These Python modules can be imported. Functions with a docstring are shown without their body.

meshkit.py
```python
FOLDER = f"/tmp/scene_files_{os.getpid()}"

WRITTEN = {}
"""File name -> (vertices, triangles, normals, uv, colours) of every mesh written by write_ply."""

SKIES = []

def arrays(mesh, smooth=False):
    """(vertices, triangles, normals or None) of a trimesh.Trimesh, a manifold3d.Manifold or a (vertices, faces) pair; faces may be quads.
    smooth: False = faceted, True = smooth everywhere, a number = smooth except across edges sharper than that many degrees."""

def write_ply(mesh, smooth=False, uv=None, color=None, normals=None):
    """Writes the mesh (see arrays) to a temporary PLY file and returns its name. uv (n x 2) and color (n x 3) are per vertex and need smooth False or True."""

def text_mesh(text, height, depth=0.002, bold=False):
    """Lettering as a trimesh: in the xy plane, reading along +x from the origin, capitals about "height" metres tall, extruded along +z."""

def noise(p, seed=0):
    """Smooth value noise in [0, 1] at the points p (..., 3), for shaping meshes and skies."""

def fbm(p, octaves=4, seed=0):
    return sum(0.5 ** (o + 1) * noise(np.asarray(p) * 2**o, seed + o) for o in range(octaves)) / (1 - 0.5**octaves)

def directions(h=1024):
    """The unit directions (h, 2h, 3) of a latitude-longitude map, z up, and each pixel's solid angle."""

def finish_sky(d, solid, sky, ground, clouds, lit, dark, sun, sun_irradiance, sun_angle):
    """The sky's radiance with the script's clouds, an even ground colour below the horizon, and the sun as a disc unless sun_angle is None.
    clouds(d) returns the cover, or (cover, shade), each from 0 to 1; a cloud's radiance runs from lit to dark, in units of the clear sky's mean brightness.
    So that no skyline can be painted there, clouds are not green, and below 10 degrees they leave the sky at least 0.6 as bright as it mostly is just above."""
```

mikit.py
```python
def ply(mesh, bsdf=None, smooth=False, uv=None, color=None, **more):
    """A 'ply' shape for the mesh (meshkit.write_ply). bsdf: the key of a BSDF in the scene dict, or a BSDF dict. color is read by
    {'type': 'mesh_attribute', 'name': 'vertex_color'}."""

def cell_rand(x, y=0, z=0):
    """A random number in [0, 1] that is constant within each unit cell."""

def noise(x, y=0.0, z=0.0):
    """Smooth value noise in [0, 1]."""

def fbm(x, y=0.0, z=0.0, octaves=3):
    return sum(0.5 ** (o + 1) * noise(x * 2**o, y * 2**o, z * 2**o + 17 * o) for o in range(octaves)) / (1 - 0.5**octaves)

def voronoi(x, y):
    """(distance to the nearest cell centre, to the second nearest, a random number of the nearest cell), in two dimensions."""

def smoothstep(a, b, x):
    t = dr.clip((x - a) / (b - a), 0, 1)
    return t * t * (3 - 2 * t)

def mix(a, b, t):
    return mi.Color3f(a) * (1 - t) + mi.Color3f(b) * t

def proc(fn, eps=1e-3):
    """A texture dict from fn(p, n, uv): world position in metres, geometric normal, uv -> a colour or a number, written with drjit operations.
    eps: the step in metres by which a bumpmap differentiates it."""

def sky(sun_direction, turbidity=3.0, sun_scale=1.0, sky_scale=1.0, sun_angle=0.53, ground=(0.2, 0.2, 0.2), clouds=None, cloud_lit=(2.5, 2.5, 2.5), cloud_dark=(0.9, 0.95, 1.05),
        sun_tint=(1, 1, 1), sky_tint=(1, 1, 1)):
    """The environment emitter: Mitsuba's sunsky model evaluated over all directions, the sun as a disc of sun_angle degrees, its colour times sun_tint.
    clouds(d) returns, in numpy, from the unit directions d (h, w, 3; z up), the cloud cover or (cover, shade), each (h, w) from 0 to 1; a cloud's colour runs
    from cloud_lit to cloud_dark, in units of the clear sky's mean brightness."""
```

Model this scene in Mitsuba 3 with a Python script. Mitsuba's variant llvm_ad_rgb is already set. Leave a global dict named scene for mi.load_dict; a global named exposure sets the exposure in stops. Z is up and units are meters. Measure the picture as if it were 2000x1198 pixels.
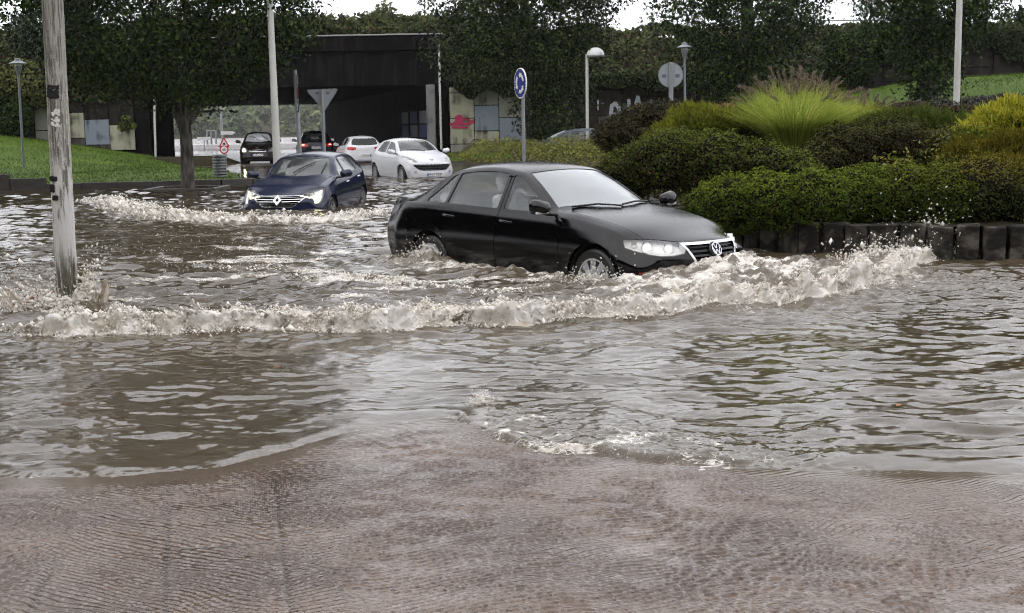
import math, numpy as np, trimesh, mitsuba as mi, drjit as dr, manifold3d as m3, mikit, meshkit
from mikit import proc, noise, fbm, voronoi, cell_rand, smoothstep, mix
from scipy.interpolate import PchipInterpolator
from shapely.geometry import Polygon
from shapely.geometry.polygon import orient
T = mi.ScalarTransform4f
RNG = np.random.default_rng(7)
scene, labels = {}, {}

# ------------------------------------------------------------------ camera, sky, exposure
F, CH, PITCH, ROLL = 2600.0, 1.584, math.radians(7.69), math.radians(-1.018)
_fw = np.array([0, math.cos(PITCH), -math.sin(PITCH)]); _up = np.array([0, math.sin(PITCH), math.cos(PITCH)]); _ri = np.array([1.0, 0, 0])
_upr = _up * math.cos(ROLL) - _ri * math.sin(ROLL)
scene['camera'] = {'type': 'perspective', 'fov': 2 * math.degrees(math.atan(1000 / F)), 'fov_axis': 'x', 'near_clip': 0.1, 'far_clip': 3000.0,
                   'to_world': T().look_at(origin=[0, 0, CH], target=(np.array([0, 0, CH]) + _fw).tolist(), up=_upr.tolist())}
def _clouds(d):
    s = meshkit.fbm(d * np.array([3.0, 3.0, 5.0]), 4, 3)
    return np.ones(d.shape[:2]), np.clip((s - 0.35) * 0.9, 0, 1) * 0.45
scene['sky'] = mikit.sky((-0.25, -0.35, 0.9), turbidity=3, sun_scale=0.10, sun_angle=80, sky_scale=1.0, clouds=_clouds, cloud_lit=(4.45, 4.5, 4.75), cloud_dark=(3.1, 3.2, 3.45), ground=(0.12, 0.11, 0.1))
exposure = 1.9

# ------------------------------------------------------------------ helpers
def tag(key, label=None, cat=None, group=None, kind=None):
    e = labels.setdefault(key, {})
    for k, v in (('label', label), ('category', cat), ('group', group), ('kind', kind)):
        if v: e[k] = v
def free(key):
    if key not in scene and not any(k.startswith(key + '__') for k in scene) and key not in _used: _used.add(key); return key
    n = 1
    while f'{key}_{n:03d}' in _used or f'{key}_{n:03d}' in scene: n += 1
    _used.add(f'{key}_{n:03d}'); return f'{key}_{n:03d}'
_used = set()
def add(key, mesh, bsdf, smooth=False, tw=None, **kw):
    key = free(key) if key in scene else key; _used.add(key)
    if isinstance(mesh, (list,)): mesh = trimesh.util.concatenate(mesh)
    d = mikit.ply(mesh, bsdf, smooth=smooth, **kw)
    if tw is not None: d['to_world'] = tw
    scene[key] = d
    return key
def tm(m):
    if hasattr(m, 'to_mesh'):
        q = m.to_mesh(); return trimesh.Trimesh(np.array(q.vert_properties[:, :3], float), np.array(q.tri_verts), process=False)
    return m
def M(v, f): return m3.Manifold(m3.Mesh(np.asarray(v, np.float32), np.asarray(f, np.uint32)))
def rbox(sx, sy, sz, r, c=(0, 0, 0), n=8):
    s = m3.Manifold.sphere(r, n); pts = [s.translate((x * (sx / 2 - r), y * (sy / 2 - r), z * (sz / 2 - r))) for x in (-1, 1) for y in (-1, 1) for z in (-1, 1)]
    return m3.Manifold.batch_hull(pts).translate(tuple(c))
def hullpts(pts, r, n=8):
    return m3.Manifold.batch_hull([m3.Manifold.sphere(r, n).translate(tuple(map(float, p))) for p in pts])
def bx(sx, sy, sz, c): return trimesh.creation.box((sx, sy, sz), T_(c))
def T_(c):
    a = np.eye(4); a[:3, 3] = c; return a
def lathe(prof, n=24, axis='z'):
    m = trimesh.creation.revolve(np.array(prof, float), sections=n)
    return m
def tube(pts, r, n=8, cap=True):
    pts = np.array(pts, float); r = np.broadcast_to(np.asarray(r, float), (len(pts),))
    t = np.gradient(pts, axis=0); t /= np.linalg.norm(t, axis=1, keepdims=True)
    ref = np.array([0, 0, 1.0]) if abs(t[0][2]) < 0.9 else np.array([1.0, 0, 0])
    u = np.cross(t, ref); u /= np.linalg.norm(u, axis=1, keepdims=True); w = np.cross(t, u)
    a = np.arange(n) * 2 * np.pi / n
    v = pts[:, None] + (u[:, None] * np.cos(a)[None, :, None] + w[:, None] * np.sin(a)[None, :, None]) * r[:, None, None]
    v = v.reshape(-1, 3); N = len(pts)
    i = np.arange(N - 1)[:, None] * n; j = np.arange(n)[None]; k = (j + 1) % n
    f = np.concatenate([np.stack([i + j, i + k, i + n + k], -1).reshape(-1, 3), np.stack([i + j, i + n + k, i + n + j], -1).reshape(-1, 3)])[:, ::-1]
    if cap:
        v = np.vstack([v, pts[0], pts[-1]]); e = len(v)
        j = np.arange(n); k = (j + 1) % n
        f = np.vstack([f, np.stack([j, k, 0 * j + e - 2], 1), np.stack([(N - 1) * n + k, (N - 1) * n + j, 0 * j + e - 1], 1)])
    m = trimesh.Trimesh(v, f, process=False)
    if m.volume < 0: m.invert()
    return m
def xform(m, R=None, t=None):
    m = m.copy(); a = np.eye(4)
    if R is not None: a[:3, :3] = R
    if t is not None: a[:3, 3] = t
    m.apply_transform(a); return m
def rotz(a): c, s = math.cos(a), math.sin(a); return np.array([[c, -s, 0], [s, c, 0], [0, 0, 1.0]])
def circ(r, n=28, cx=0, cy=0, sy=1.0): a = np.arange(n) * 2 * np.pi / n; return [(cx + r * math.cos(t), cy + r * sy * math.sin(t)) for t in a]
def stroke(a, b, w): a, b = np.array(a, float), np.array(b, float); d = b - a; n = np.array([-d[1], d[0]]) / np.linalg.norm(d) * w / 2; return [tuple(a + n), tuple(a - n), tuple(b - n), tuple(b + n)]
def col(c): return {'type': 'rgb', 'value': list(c)}
def princ(key, base, rough=0.5, metal=0.0, spec=0.5, bump=None, bscale=1.0, **kw):
    b = {'type': 'principled', 'base_color': base if isinstance(base, dict) else col(base), 'roughness': rough, 'metallic': metal, 'specular': spec, **kw}
    if bump is not None: b = {'type': 'bumpmap', 'arbitrary': bump, 'scale': bscale, 'bsdf': b}
    scene[key] = {'type': 'twosided', 'bsdf': b}
def gnd(u, v, z=0.0):
    """the place on the level z that one sees at (u, v) of the photograph (used to measure where things stand)"""
    rr = _ri * math.cos(ROLL) + _up * math.sin(ROLL)
    d = _fw * F + rr * (u - 1000) + _upr * (599 - v); t = (z - CH) / d[2]
    return (d * t)[:2]
def at(u, v, y):
    """the point at distance y seen at (u, v) of the photograph"""
    rr = _ri * math.cos(ROLL) + _up * math.sin(ROLL)
    d = _fw * F + rr * (u - 1000) + _upr * (599 - v); t = y / d[1]
    return np.array([0, 0, CH]) + d * t

# ------------------------------------------------------------------ materials
princ('chrome', (0.75, 0.76, 0.78), 0.12, 1.0)
princ('silver', (0.62, 0.63, 0.65), 0.28, 0.9)
princ('black_plastic', (0.012, 0.012, 0.013), 0.35)
princ('rubber', (0.012, 0.012, 0.012), 0.45)
princ('interior', (0.42, 0.43, 0.43), 0.8)
princ('interior_dark', (0.012, 0.012, 0.013), 0.8)
princ('white_plate', (0.75, 0.75, 0.72), 0.3)
princ('plate_blue', (0.03, 0.08, 0.45), 0.3)
princ('red_lens', (0.45, 0.01, 0.012), 0.1, clearcoat=1.0, clearcoat_gloss=0.95)
princ('amber_lens', (0.25, 0.03, 0.008), 0.3)
princ('clear_plastic', (0.6, 0.6, 0.58), 0.15)
scene['glass'] = {'type': 'thindielectric', 'int_ior': 1.5}
scene['misted_glass'] = {'type': 'blendbsdf', 'weight': 0.48, 'a': {'type': 'thindielectric', 'int_ior': 1.75},
                         'b': {'type': 'twosided', 'bsdf': {'type': 'principled', 'base_color': col((0.62, 0.66, 0.68)), 'roughness': 0.25, 'specular': 0.8}}}
scene['side_glass'] = {'type': 'blendbsdf', 'weight': 0.06, 'a': {'type': 'thindielectric', 'int_ior': 1.32},
                         'b': {'type': 'twosided', 'bsdf': {'type': 'diffuse', 'reflectance': col((0.5, 0.58, 0.58))}}}
scene['tinted_glass'] = {'type': 'blendbsdf', 'weight': 0.75, 'a': {'type': 'thindielectric', 'int_ior': 1.5}, 'b': {'type': 'twosided', 'bsdf': {'type': 'roughplastic', 'alpha': 0.02, 'diffuse_reflectance': col((0.008, 0.01, 0.01))}}}
def _beads(p, n, uv):
    a, b, c = voronoi(p.x * 60 + p.z * 25, p.y * 60 + p.z * 31)
    return smoothstep(0.42, 0.15, a) * smoothstep(0.35, 0.6, c) * smoothstep(0.2, 0.75, n.z)
def paint(key, base, rough=0.22, wet=True, **kw):
    b = {'type': 'roughplastic', 'int_ior': 1.5, 'alpha': 0.03 if wet else 0.06, 'nonlinear': True, 'diffuse_reflectance': col(base)}
    if wet: b = {'type': 'bumpmap', 'arbitrary': proc(_beads, 2e-3), 'scale': 0.0005, 'bsdf': b}
    scene[key] = {'type': 'twosided', 'bsdf': b}
paint('paint_black', (0.004, 0.004, 0.006), 0.2)
paint('paint_blue', (0.022, 0.034, 0.095), 0.25)
paint('paint_blue_bright', (0.008, 0.035, 0.2), 0.25)
paint('paint_white', (0.88, 0.885, 0.9), 0.25, False)
paint('paint_brown', (0.022, 0.015, 0.014), 0.25, False)
paint('paint_navy', (0.012, 0.016, 0.035), 0.25, False)
paint('paint_grey', (0.12, 0.15, 0.2), 0.25, False)

# ------------------------------------------------------------------ cars
def pch(pairs):
    p = np.array(sorted(pairs), float); f = PchipInterpolator(p[:, 0], p[:, 1])
    lo, hi = p[0, 0], p[-1, 0]
    return lambda x: f(np.clip(x, lo, hi))
class Car:
    """A lofted car body; x forward from the front axle, y to the car's left, z up from the road."""
    def __init__(s, key, S, tw):
        s.key, s.S, s.tw = key, S, tw
        s.fn = {k: pch(v) for k, v in S['curves'].items()}
        s.O = s.loft(); s.parts = 0
        q = s.O.to_mesh(); s.tri = np.array(q.vert_properties[:, :3], float)[np.array(q.tri_verts)]
    def sections(s, x, off=0.0):
        g = s.fn; zc, zt, wt, zs, ws, wm = (g[k](x) for k in ('zc', 'zt', 'wt', 'zs', 'ws', 'wm'))
        S = s.S; zb = g['zb'](x); o = off
        zt = np.minimum(zt, zc - 0.004)
        P = np.stack([np.stack([0 * x, zb + o], -1), np.stack([wm - 0.09 - o, zb + o], -1), np.stack([wm - 0.012 - o, np.maximum(zb + 0.2, S.get('zl', 0.42)) + 0 * x], -1),
                      np.stack([wm - o, S.get('zm', 0.68) * np.minimum(1, zs / 0.9) + 0 * x], -1), np.stack([ws - o, zs - S.get('ledge', .075) - o * 0.5], -1), np.stack([ws - .042 - o, zs - o * .5], -1), np.stack([wt - o, zt - o], -1), np.stack([0 * x, zc - o], -1)], 1)
        R = [0, .07, .10, .22, S.get('rs', .03), .02, S.get('rt', .06)]
        out = [P[:, 0]]
        for k in range(1, 7):
            a, b = P[:, k - 1] - P[:, k], P[:, k + 1] - P[:, k]
            la, lb = np.linalg.norm(a, axis=1, keepdims=True), np.linalg.norm(b, axis=1, keepdims=True)
            A, B = P[:, k] + a * np.minimum(.48, R[k] / la), P[:, k] + b * np.minimum(.48, R[k] / lb)
            for t in np.linspace(0, 1, 5): out.append((1 - t) ** 2 * A + 2 * t * (1 - t) * P[:, k] + t * t * B)
        B = out[-1]; zc_ = P[:, 7, 1]
        for t in np.linspace(0, 1, 10)[1:]:
            y = B[:, 0] * (1 - t); z = B[:, 1] + (zc_ - B[:, 1]) * (1 - (1 - t) ** 2) ** 0.9
            out.append(np.stack([y, z], -1))
        return np.stack(out, 1)                                     # N, Mv, 2
    def loft(s, off=0.0, x0=None, x1=None, n=90):
        S = s.S; X0, X1 = S['rear'], S['front']
        cav = x0 is not None
        a, b = (x0, x1) if cav else (X0, X1)
        r = 0.07
        if cav: xs, ins = np.linspace(a, b, 40), np.zeros(40)
        else:
            t = np.linspace(0, np.pi / 2, 6)
            xs = np.concatenate([a + r - r * np.sin(t[::-1]), np.linspace(a + r, b - r, n)[1:-1], b - r + r * np.sin(t)])
            ins = np.concatenate([r * (1 - np.cos(t[::-1])), np.zeros(n - 2), r * (1 - np.cos(t))])
        q = s.sections(xs, off)
        zmid = (q[:, :1, 1] + q[:, -1:, 1]) / 2; hh = (q[:, -1:, 1] - q[:, :1, 1]) / 2
        q[..., 1] = zmid + (q[..., 1] - zmid) * (1 - ins[:, None] / hh)
        q[..., 0] = q[..., 0] * (1 - ins[:, None] / 0.85)
        N, Mv = q.shape[:2]
        right = np.stack([np.repeat(xs[:, None], Mv, 1), -q[..., 0], q[..., 1]], -1); left = right[:, ::-1][:, 1:-1] * [1, -1, 1]
        ring = np.concatenate([right, left], 1); L = ring.shape[1]
        V = ring.reshape(-1, 3); i = np.arange(N - 1)[:, None] * L; j = np.arange(L)[None]; k = (j + 1) % L
        f = [np.stack([i + j, i + k, i + L + k], -1).reshape(-1, 3), np.stack([i + j, i + L + k, i + L + j], -1).reshape(-1, 3)]
        V = [V]; nv = N * L; K = 5
        for end in (0, N - 1):
            base = end * L; cols = {}
            for c in range(-K, K + 1):
                if c == -K: cols[c] = [base + v for v in range(Mv)]
                elif c == K: cols[c] = [base] + [base + L - v for v in range(1, Mv - 1)] + [base + Mv - 1]
                else:
                    w = ring[end, 1:Mv - 1].copy(); w[:, 1] *= -c / K; V.append(w)
                    cols[c] = [base] + list(range(nv, nv + Mv - 2)) + [base + Mv - 1]; nv += Mv - 2
            for c in range(-K, K):
                A, B = cols[c], cols[c + 1]
                for v in range(Mv - 1):
                    qd = [A[v], A[v + 1], B[v + 1], B[v]]
                    for tri in ((qd[0], qd[1], qd[2]), (qd[0], qd[2], qd[3])):
                        if len(set(tri)) == 3: f.append(np.array([tri if end else tri[::-1]]))
        V = np.vstack(V); f = np.vstack(f)
        V = s.bend(V, off if not cav else 0)
        m = M(V, f)
        if m.volume() < 0: m = M(V, f[:, ::-1])
        return m
    def bend(s, V, off=0.0):
        S = s.S; x, y, z = V.T; ay = np.abs(y) / 0.9
        sm = lambda a, b, t: (lambda u: u * u * (3 - 2 * u))(np.clip((t - a) / (b - a), 0, 1))
        tf = sm(S['front'] - .75, S['front'], x); tr = sm(S['rear'] + .6, S['rear'], x)
        dx = tf * (np.interp(z, *np.array(S['nose']).T) - S['bowf'] * ay ** 2.4 - off) + tr * (-np.interp(z, *np.array(S['tail']).T) + S['bowr'] * ay ** 2.6 + off)
        return np.stack([x + dx, y, z], 1)
    def hit(s, o, d):
        o, d = np.array(o, float), np.array(d, float); a, b, c = s.tri[:, 0], s.tri[:, 1], s.tri[:, 2]
        e1, e2 = b - a, c - a; h = np.cross(d, e2); det = (e1 * h).sum(1); det = np.where(abs(det) < 1e-12, 1e-12, det)
        sv = o - a; u = (sv * h).sum(1) / det; q = np.cross(sv, e1); v = (q @ d) / det; t = (e2 * q).sum(1) / det
        ok = (u >= -1e-6) & (v >= -1e-6) & (u + v <= 1 + 1e-6) & (t > 0)
        return o + d * t[ok].min() if ok.any() else None
    # prisms
    @staticmethod
    def prism(poly, mat, h):
        p = orient(Polygon(poly).buffer(0)); cs = m3.CrossSection([np.array(p.exterior.coords)[:-1]])
        return m3.Manifold.extrude(cs, h).transform(np.array(mat, float))
    def side(s, poly, y0, y1): return s.prism(poly, [[1, 0, 0, 0], [0, 0, -1, y1], [0, 1, 0, 0]], y1 - y0)
    def plan(s, poly, z0, z1): return s.prism(poly, [[1, 0, 0, 0], [0, 1, 0, 0], [0, 0, 1, z0]], z1 - z0)
    def front(s, poly, x0, x1): return s.prism(poly, [[0, 0, 1, x0], [1, 0, 0, 0], [0, 1, 0, 0]], x1 - x0)
    def diag(s, pts, sgn, depth, grow=0.0, d=(0.75, 0.66)):
        """prism along the horizontal direction d (mirrored by sgn: the outline is given on the right side, y < 0) through 3-D outline points"""
        pts = np.array(pts, float); n = np.array([d[0], -d[1], 0.0]); n /= np.linalg.norm(n); u = np.array([-n[1], n[0], 0.0])
        q = Polygon(np.stack([pts @ u, pts[:, 2]], 1)).buffer(grow, join_style=2); c0 = (pts @ n).min() - depth
        m = s.prism(q.exterior.coords[:-1], [[u[0], 0, n[0], n[0] * c0], [u[1], 0, n[1], n[1] * c0], [u[2], 1, n[2], 0]], 1.2)
        return m if sgn < 0 else m.mirror((0, 1, 0))
    def put(s, name, mesh, mat, smooth=35, parent=None):
        mesh = tm(mesh)
        if len(mesh.faces) == 0: return None
        return add((parent or s.key) + '__' + name, mesh, mat, smooth, s.tw)
    def sheet(s, off, prism):
        """only the faces of the (inset) body surface that lie in the prism"""
        m = s.loft(off, n=90).as_original(); i = m.original_id(); q = (m ^ prism).to_mesh()
        keep = np.concatenate([np.arange(q.run_index[k] // 3, q.run_index[k + 1] // 3) for k in range(len(q.run_original_id)) if q.run_original_id[k] == i] or [np.zeros(0, int)])
        t = trimesh.Trimesh(np.array(q.vert_properties[:, :3], float), np.array(q.tri_verts)[keep.astype(int)], process=False); t.remove_unreferenced_vertices()
        return t
    def build(s):
        S, g = s.S, s.fn; full = S.get('detail', 2); P = S['paint']
        fx, rx = 0.0, -S['wb']; R = S.get('wheel', .315)
        B = s.O - s.loft(0.055, S['cab'][0], S['cab'][1])
        # wheel arches
        for hx in (fx, rx):
            for sg in (-1, 1):
                c = m3.Manifold.cylinder(.7, R + .06, -1, 40, True).rotate((90, 0, 0)).translate((hx, sg * 0.98, R))
                B = B - c
        # glass openings
        zs, zt = g['zs'], g['zt']; panes = []
        for name, (b0, b1, t0, t1) in S['panes']:
            xb = np.linspace(b0, b1, 8); xt = np.linspace(t1, t0, 12)
            poly = [(x, zs(x) + .022) for x in xb] + [(x, zt(x) - .045) for x in xt]
            panes.append((name, Polygon(poly).buffer(-.02).buffer(.02)))
        for sg in (-1, 1):
            for name, poly in panes:
                y0, y1 = (-1.1, -.4) if sg < 0 else (.4, 1.1)
                pr = s.side(poly.exterior.coords[:-1], y0, y1); B = B - pr
                s.put(name, s.sheet(.008, pr), S.get('side_mat', 'side_glass') if name != 'rear_quarter_window' or not S.get('tint') else 'tinted_glass', True)
        wx0, wx1 = S['screen']                                       # top, base (centre)
        def screen_poly(m=0.0):
            bow = S.get('screen_bow', .33); ys = np.linspace(-.66, .66, 25)
            base = [(wx1 - bow * (abs(y) / .7) ** 2, y) for y in ys]
            top = [(wx0 - .06 * (abs(y) / .6) ** 2, y) for y in np.linspace(.50, -.50, 15)]
            return base + top
        pr = s.plan(screen_poly(), .85, 2); B = B - pr
        wsm = s.sheet(.008, pr); s.put('windscreen', wsm, S.get('screen_mat', 'misted_glass'), True)
        if 'backlight' in S:
            kind, poly = S['backlight']
            pr = s.plan(poly, .85, 2) if kind == 'plan' else s.front(poly, S['rear'] - .2, S['rear'] + .95)
            B = B - pr; s.put('rear_window', s.sheet(.008, pr), S.get('rear_mat', 'side_glass'), True)
        # front and rear lamps
        for nm, mat in (('headlight', None), ('tail_light', 'red_lens')):
            if nm not in S: continue
            for sg in (-1, 1):
                pts = np.array(S[nm]); d = (.75, .66) if nm == 'headlight' else (-.8, .6)
                d = S.get(nm + '_dir', d)
                dp = .16 if nm == 'headlight' else .07; pr = s.diag(pts, sg, dp, 0, d); B = B - s.diag(pts, sg, dp, .004, d)
                if nm == 'headlight':
                    k = s.put('headlight', s.sheet(.004, pr), 'glass', True)
                    back = s.diag(pts, sg, .159, .003, d) ^ s.loft(.05); s.put('reflector', back, S.get('lamp_back', 'silver'), 25, k)
                    for q in S.get('bowls', []):
                        r = q[3]; lit = len(q) > 4 and q[4] and (q[4] == 'both' or (q[4] == 'right' and sg < 0) or (q[4] == 'left' and sg > 0))
                        n = np.array([d[0], -d[1], 0]); n /= np.linalg.norm(n); c = np.array(q[:3]); h = s.hit(c + n * .8, -n)
                        if h is None: continue
                        bowl = trimesh.creation.revolve([(r * .25, -.02), (r * .8, .0), (r, .03), (r * 1.08, .03), (r * 1.08, -.03), (0, -.03)], sections=24)
                        Rm = np.stack([np.array([-n[1], n[0], 0]), np.array([0, 0, 1.0]), n], 1)
                        bowl = xform(bowl, Rm, h - n * .062)
                        if sg > 0: bowl.vertices[:, 1] *= -1; bowl.invert()
                        s.put('lamp_bowl', bowl, 'chrome', 30, k)
                        if lit:
                            disc = xform(trimesh.creation.cylinder(r * .75, .012, sections=20), Rm, h - n * .05)
                            if sg > 0: disc.vertices[:, 1] *= -1; disc.invert()
                            lk = s.put('lit_bulb', disc, 'white_plate', False, k)
                            scene[lk]['emitter'] = {'type': 'area', 'radiance': col(S['lamp_rgb'])}
                    if 'drl' in S:
                        for poly in S['drl']:
                            h = []
                            n = np.array([d[0], -d[1], 0]); n /= np.linalg.norm(n)
                            for q in poly:
                                hh = s.hit(np.array(q) + n * .8, -n)
                                if hh is not None: h.append(hh - n * .018)
                            tb = tube(h, S.get('drl_r', .014), 6)
                            if sg > 0: tb.vertices[:, 1] *= -1; tb.invert()
                            lk = s.put('light_strip', tb, 'white_plate', True, k); scene[lk]['emitter'] = {'type': 'area', 'radiance': col(S['drl_rgb'])}
                else:
                    k = s.put('tail_light', (s.loft(-.006) ^ pr) - s.loft(.05), mat, 30)
                    if 'tail_rgb' in S:
                        c = np.array(S['tail_lamp']); n = np.array([d[0], -d[1], 0]); n /= np.linalg.norm(n); h = s.hit(c + n * .8, -n)
                        if h is not None:
                            e = xform(tm(rbox(.02, .15, .05, .009)), rotz(math.atan2(n[1], n[0])), h + n * .006)
                            if sg > 0: e.vertices[:, 1] *= -1; e.invert()
                            lk = s.put('lit_bulb', e, 'red_lens', False, k); scene[lk]['emitter'] = {'type': 'area', 'radiance': col(S['tail_rgb'])}
        # grilles
        xf = S['front']
        for gr in S.get('grille', []):
            poly, fr = gr['poly'], gr.get('frame', 0)
            B = B - s.front(poly, xf - .30, xf + .5)
            inner = Polygon(poly).buffer(-fr, join_style=2) if fr else Polygon(poly)
            k = s.put(gr.get('name', 'grille'), s.front(poly, xf - .42, xf - .29) ^ s.loft(.02), 'black_plastic', 25)
            outer = s.front(poly, xf - .5, xf + .5)
            if fr:
                frm = (s.loft(-.010) ^ outer) - s.front(list(inner.exterior.coords)[:-1], xf - .6, xf + .6) - s.loft(.05)
                frm = frm ^ m3.Manifold.cube((2, 3, 3), True).translate((xf - gr.get('fx', .22) + 1, 0, .5))
                s.put('frame', frm, gr.get('frame_mat', 'chrome'), 30, k)
            z0, z1 = inner.bounds[1], inner.bounds[3]; n = gr.get('slats', 4)
            ip = s.front(list(inner.exterior.coords)[:-1], xf - .5, xf + .5); Oi = s.loft(gr.get('sink', .012)) ^ ip; Oj = s.loft(.07)
            for i in range(n):
                zc = z0 + (z1 - z0) * (i + .5) / n; hh = (z1 - z0) / n * gr.get('fill', .55) / 2
                sl = (Oi ^ m3.Manifold.cube((3, 3, 2 * hh), True).translate((xf, 0, zc))) - Oj
                s.put('slat', sl, gr.get('slat_mat', 'black_plastic'), 25, k)
        for (name, poly, mat, off) in S.get('patches', []):           # flat trim on the nose
            pr = s.front(poly, xf - .6, xf + .5); s.put(name, (s.loft(-off) ^ pr) - s.loft(.03), mat, 30)
        # doors, bonnet, boot
        Bd = B
        for name, poly in S.get('doors', []):
            for sg in (-1, 1):
                y0, y1 = (-1.2, -.62) if sg < 0 else (.62, 1.2)
                big = s.side(poly, y0, y1); small = s.side(list(Polygon(poly).buffer(-.005).exterior.coords)[:-1], y0, y1)
                s.put(name, Bd ^ small, P, 30); B = B - big
        for name, poly, z0 in S.get('lids', []):
            big = s.plan(poly, z0, 1.6); small = s.plan(list(Polygon(poly).buffer(-.005).exterior.coords)[:-1], z0 + .004, 1.6)
            s.put(name, Bd ^ small ^ s.loft(0.0) , P, 30); B = B - big
        s.put('body', B, P, 30)
        # wheels
        for hx in (fx, rx):
            for sg in (-1, 1): s.wheel(hx, sg * (S.get('track', .77)), R, sg)
        # mirrors
        mx, mz = S['mirror']
        for sg in (-1, 1):
            y = sg * float(g['ws'](mx)); yo = sg * .02
            shell = m3.Manifold.batch_hull([m3.Manifold.sphere(.072, 14).scale((1.0, 1.2, 1.0)).translate((mx, y + sg * .09, mz)), m3.Manifold.sphere(.075, 14).scale((1.1, 1, 1.05)).translate((mx - .02, y + sg * .19, mz + .012)), m3.Manifold.sphere(.05, 10).translate((mx + .05, y + sg * .13, mz - .005))])
            shell = shell - m3.Manifold.cube((.3, .5, .4), True).translate((mx - .195, y + sg * .15, mz))
            k = s.put('mirror', shell, S.get('mirror_mat', P), 40)
            s.put('arm', hullpts([(mx + .04, y - sg * .05, mz - .075), (mx + .01, y + sg * .08, mz - .06)], .022), 'black_plastic', 40, k)
            s.put('mirror_glass', bx(.006, .20, .12, (mx - .047, y + sg * .14, mz)), 'chrome', False, k)
            if S.get('mirror_lamp'): s.put('indicator', hullpts([(mx + .045, y + sg * .08, mz - .05), (mx + .03, y + sg * .22, mz - .05)], .014), 'clear_plastic', 40, k)
        # handles
        for hx, hz in S.get('handles', []):
            for sg in (-1, 1):
                h = s.hit((hx, sg * 1.4, hz), (0, -sg, 0)); y = h[1]
                m = m3.Manifold.batch_hull([m3.Manifold.sphere(.016, 10).translate((hx - .09, y + sg * .004, hz)), m3.Manifold.sphere(.014, 10).translate((hx + .09, y + sg * .004, hz - .012)), m3.Manifold.sphere(.016, 10).translate((hx, y + sg * .03, hz - .004))])
                s.put('door_handle', m, S.get('handle_mat', P), 40)
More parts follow.
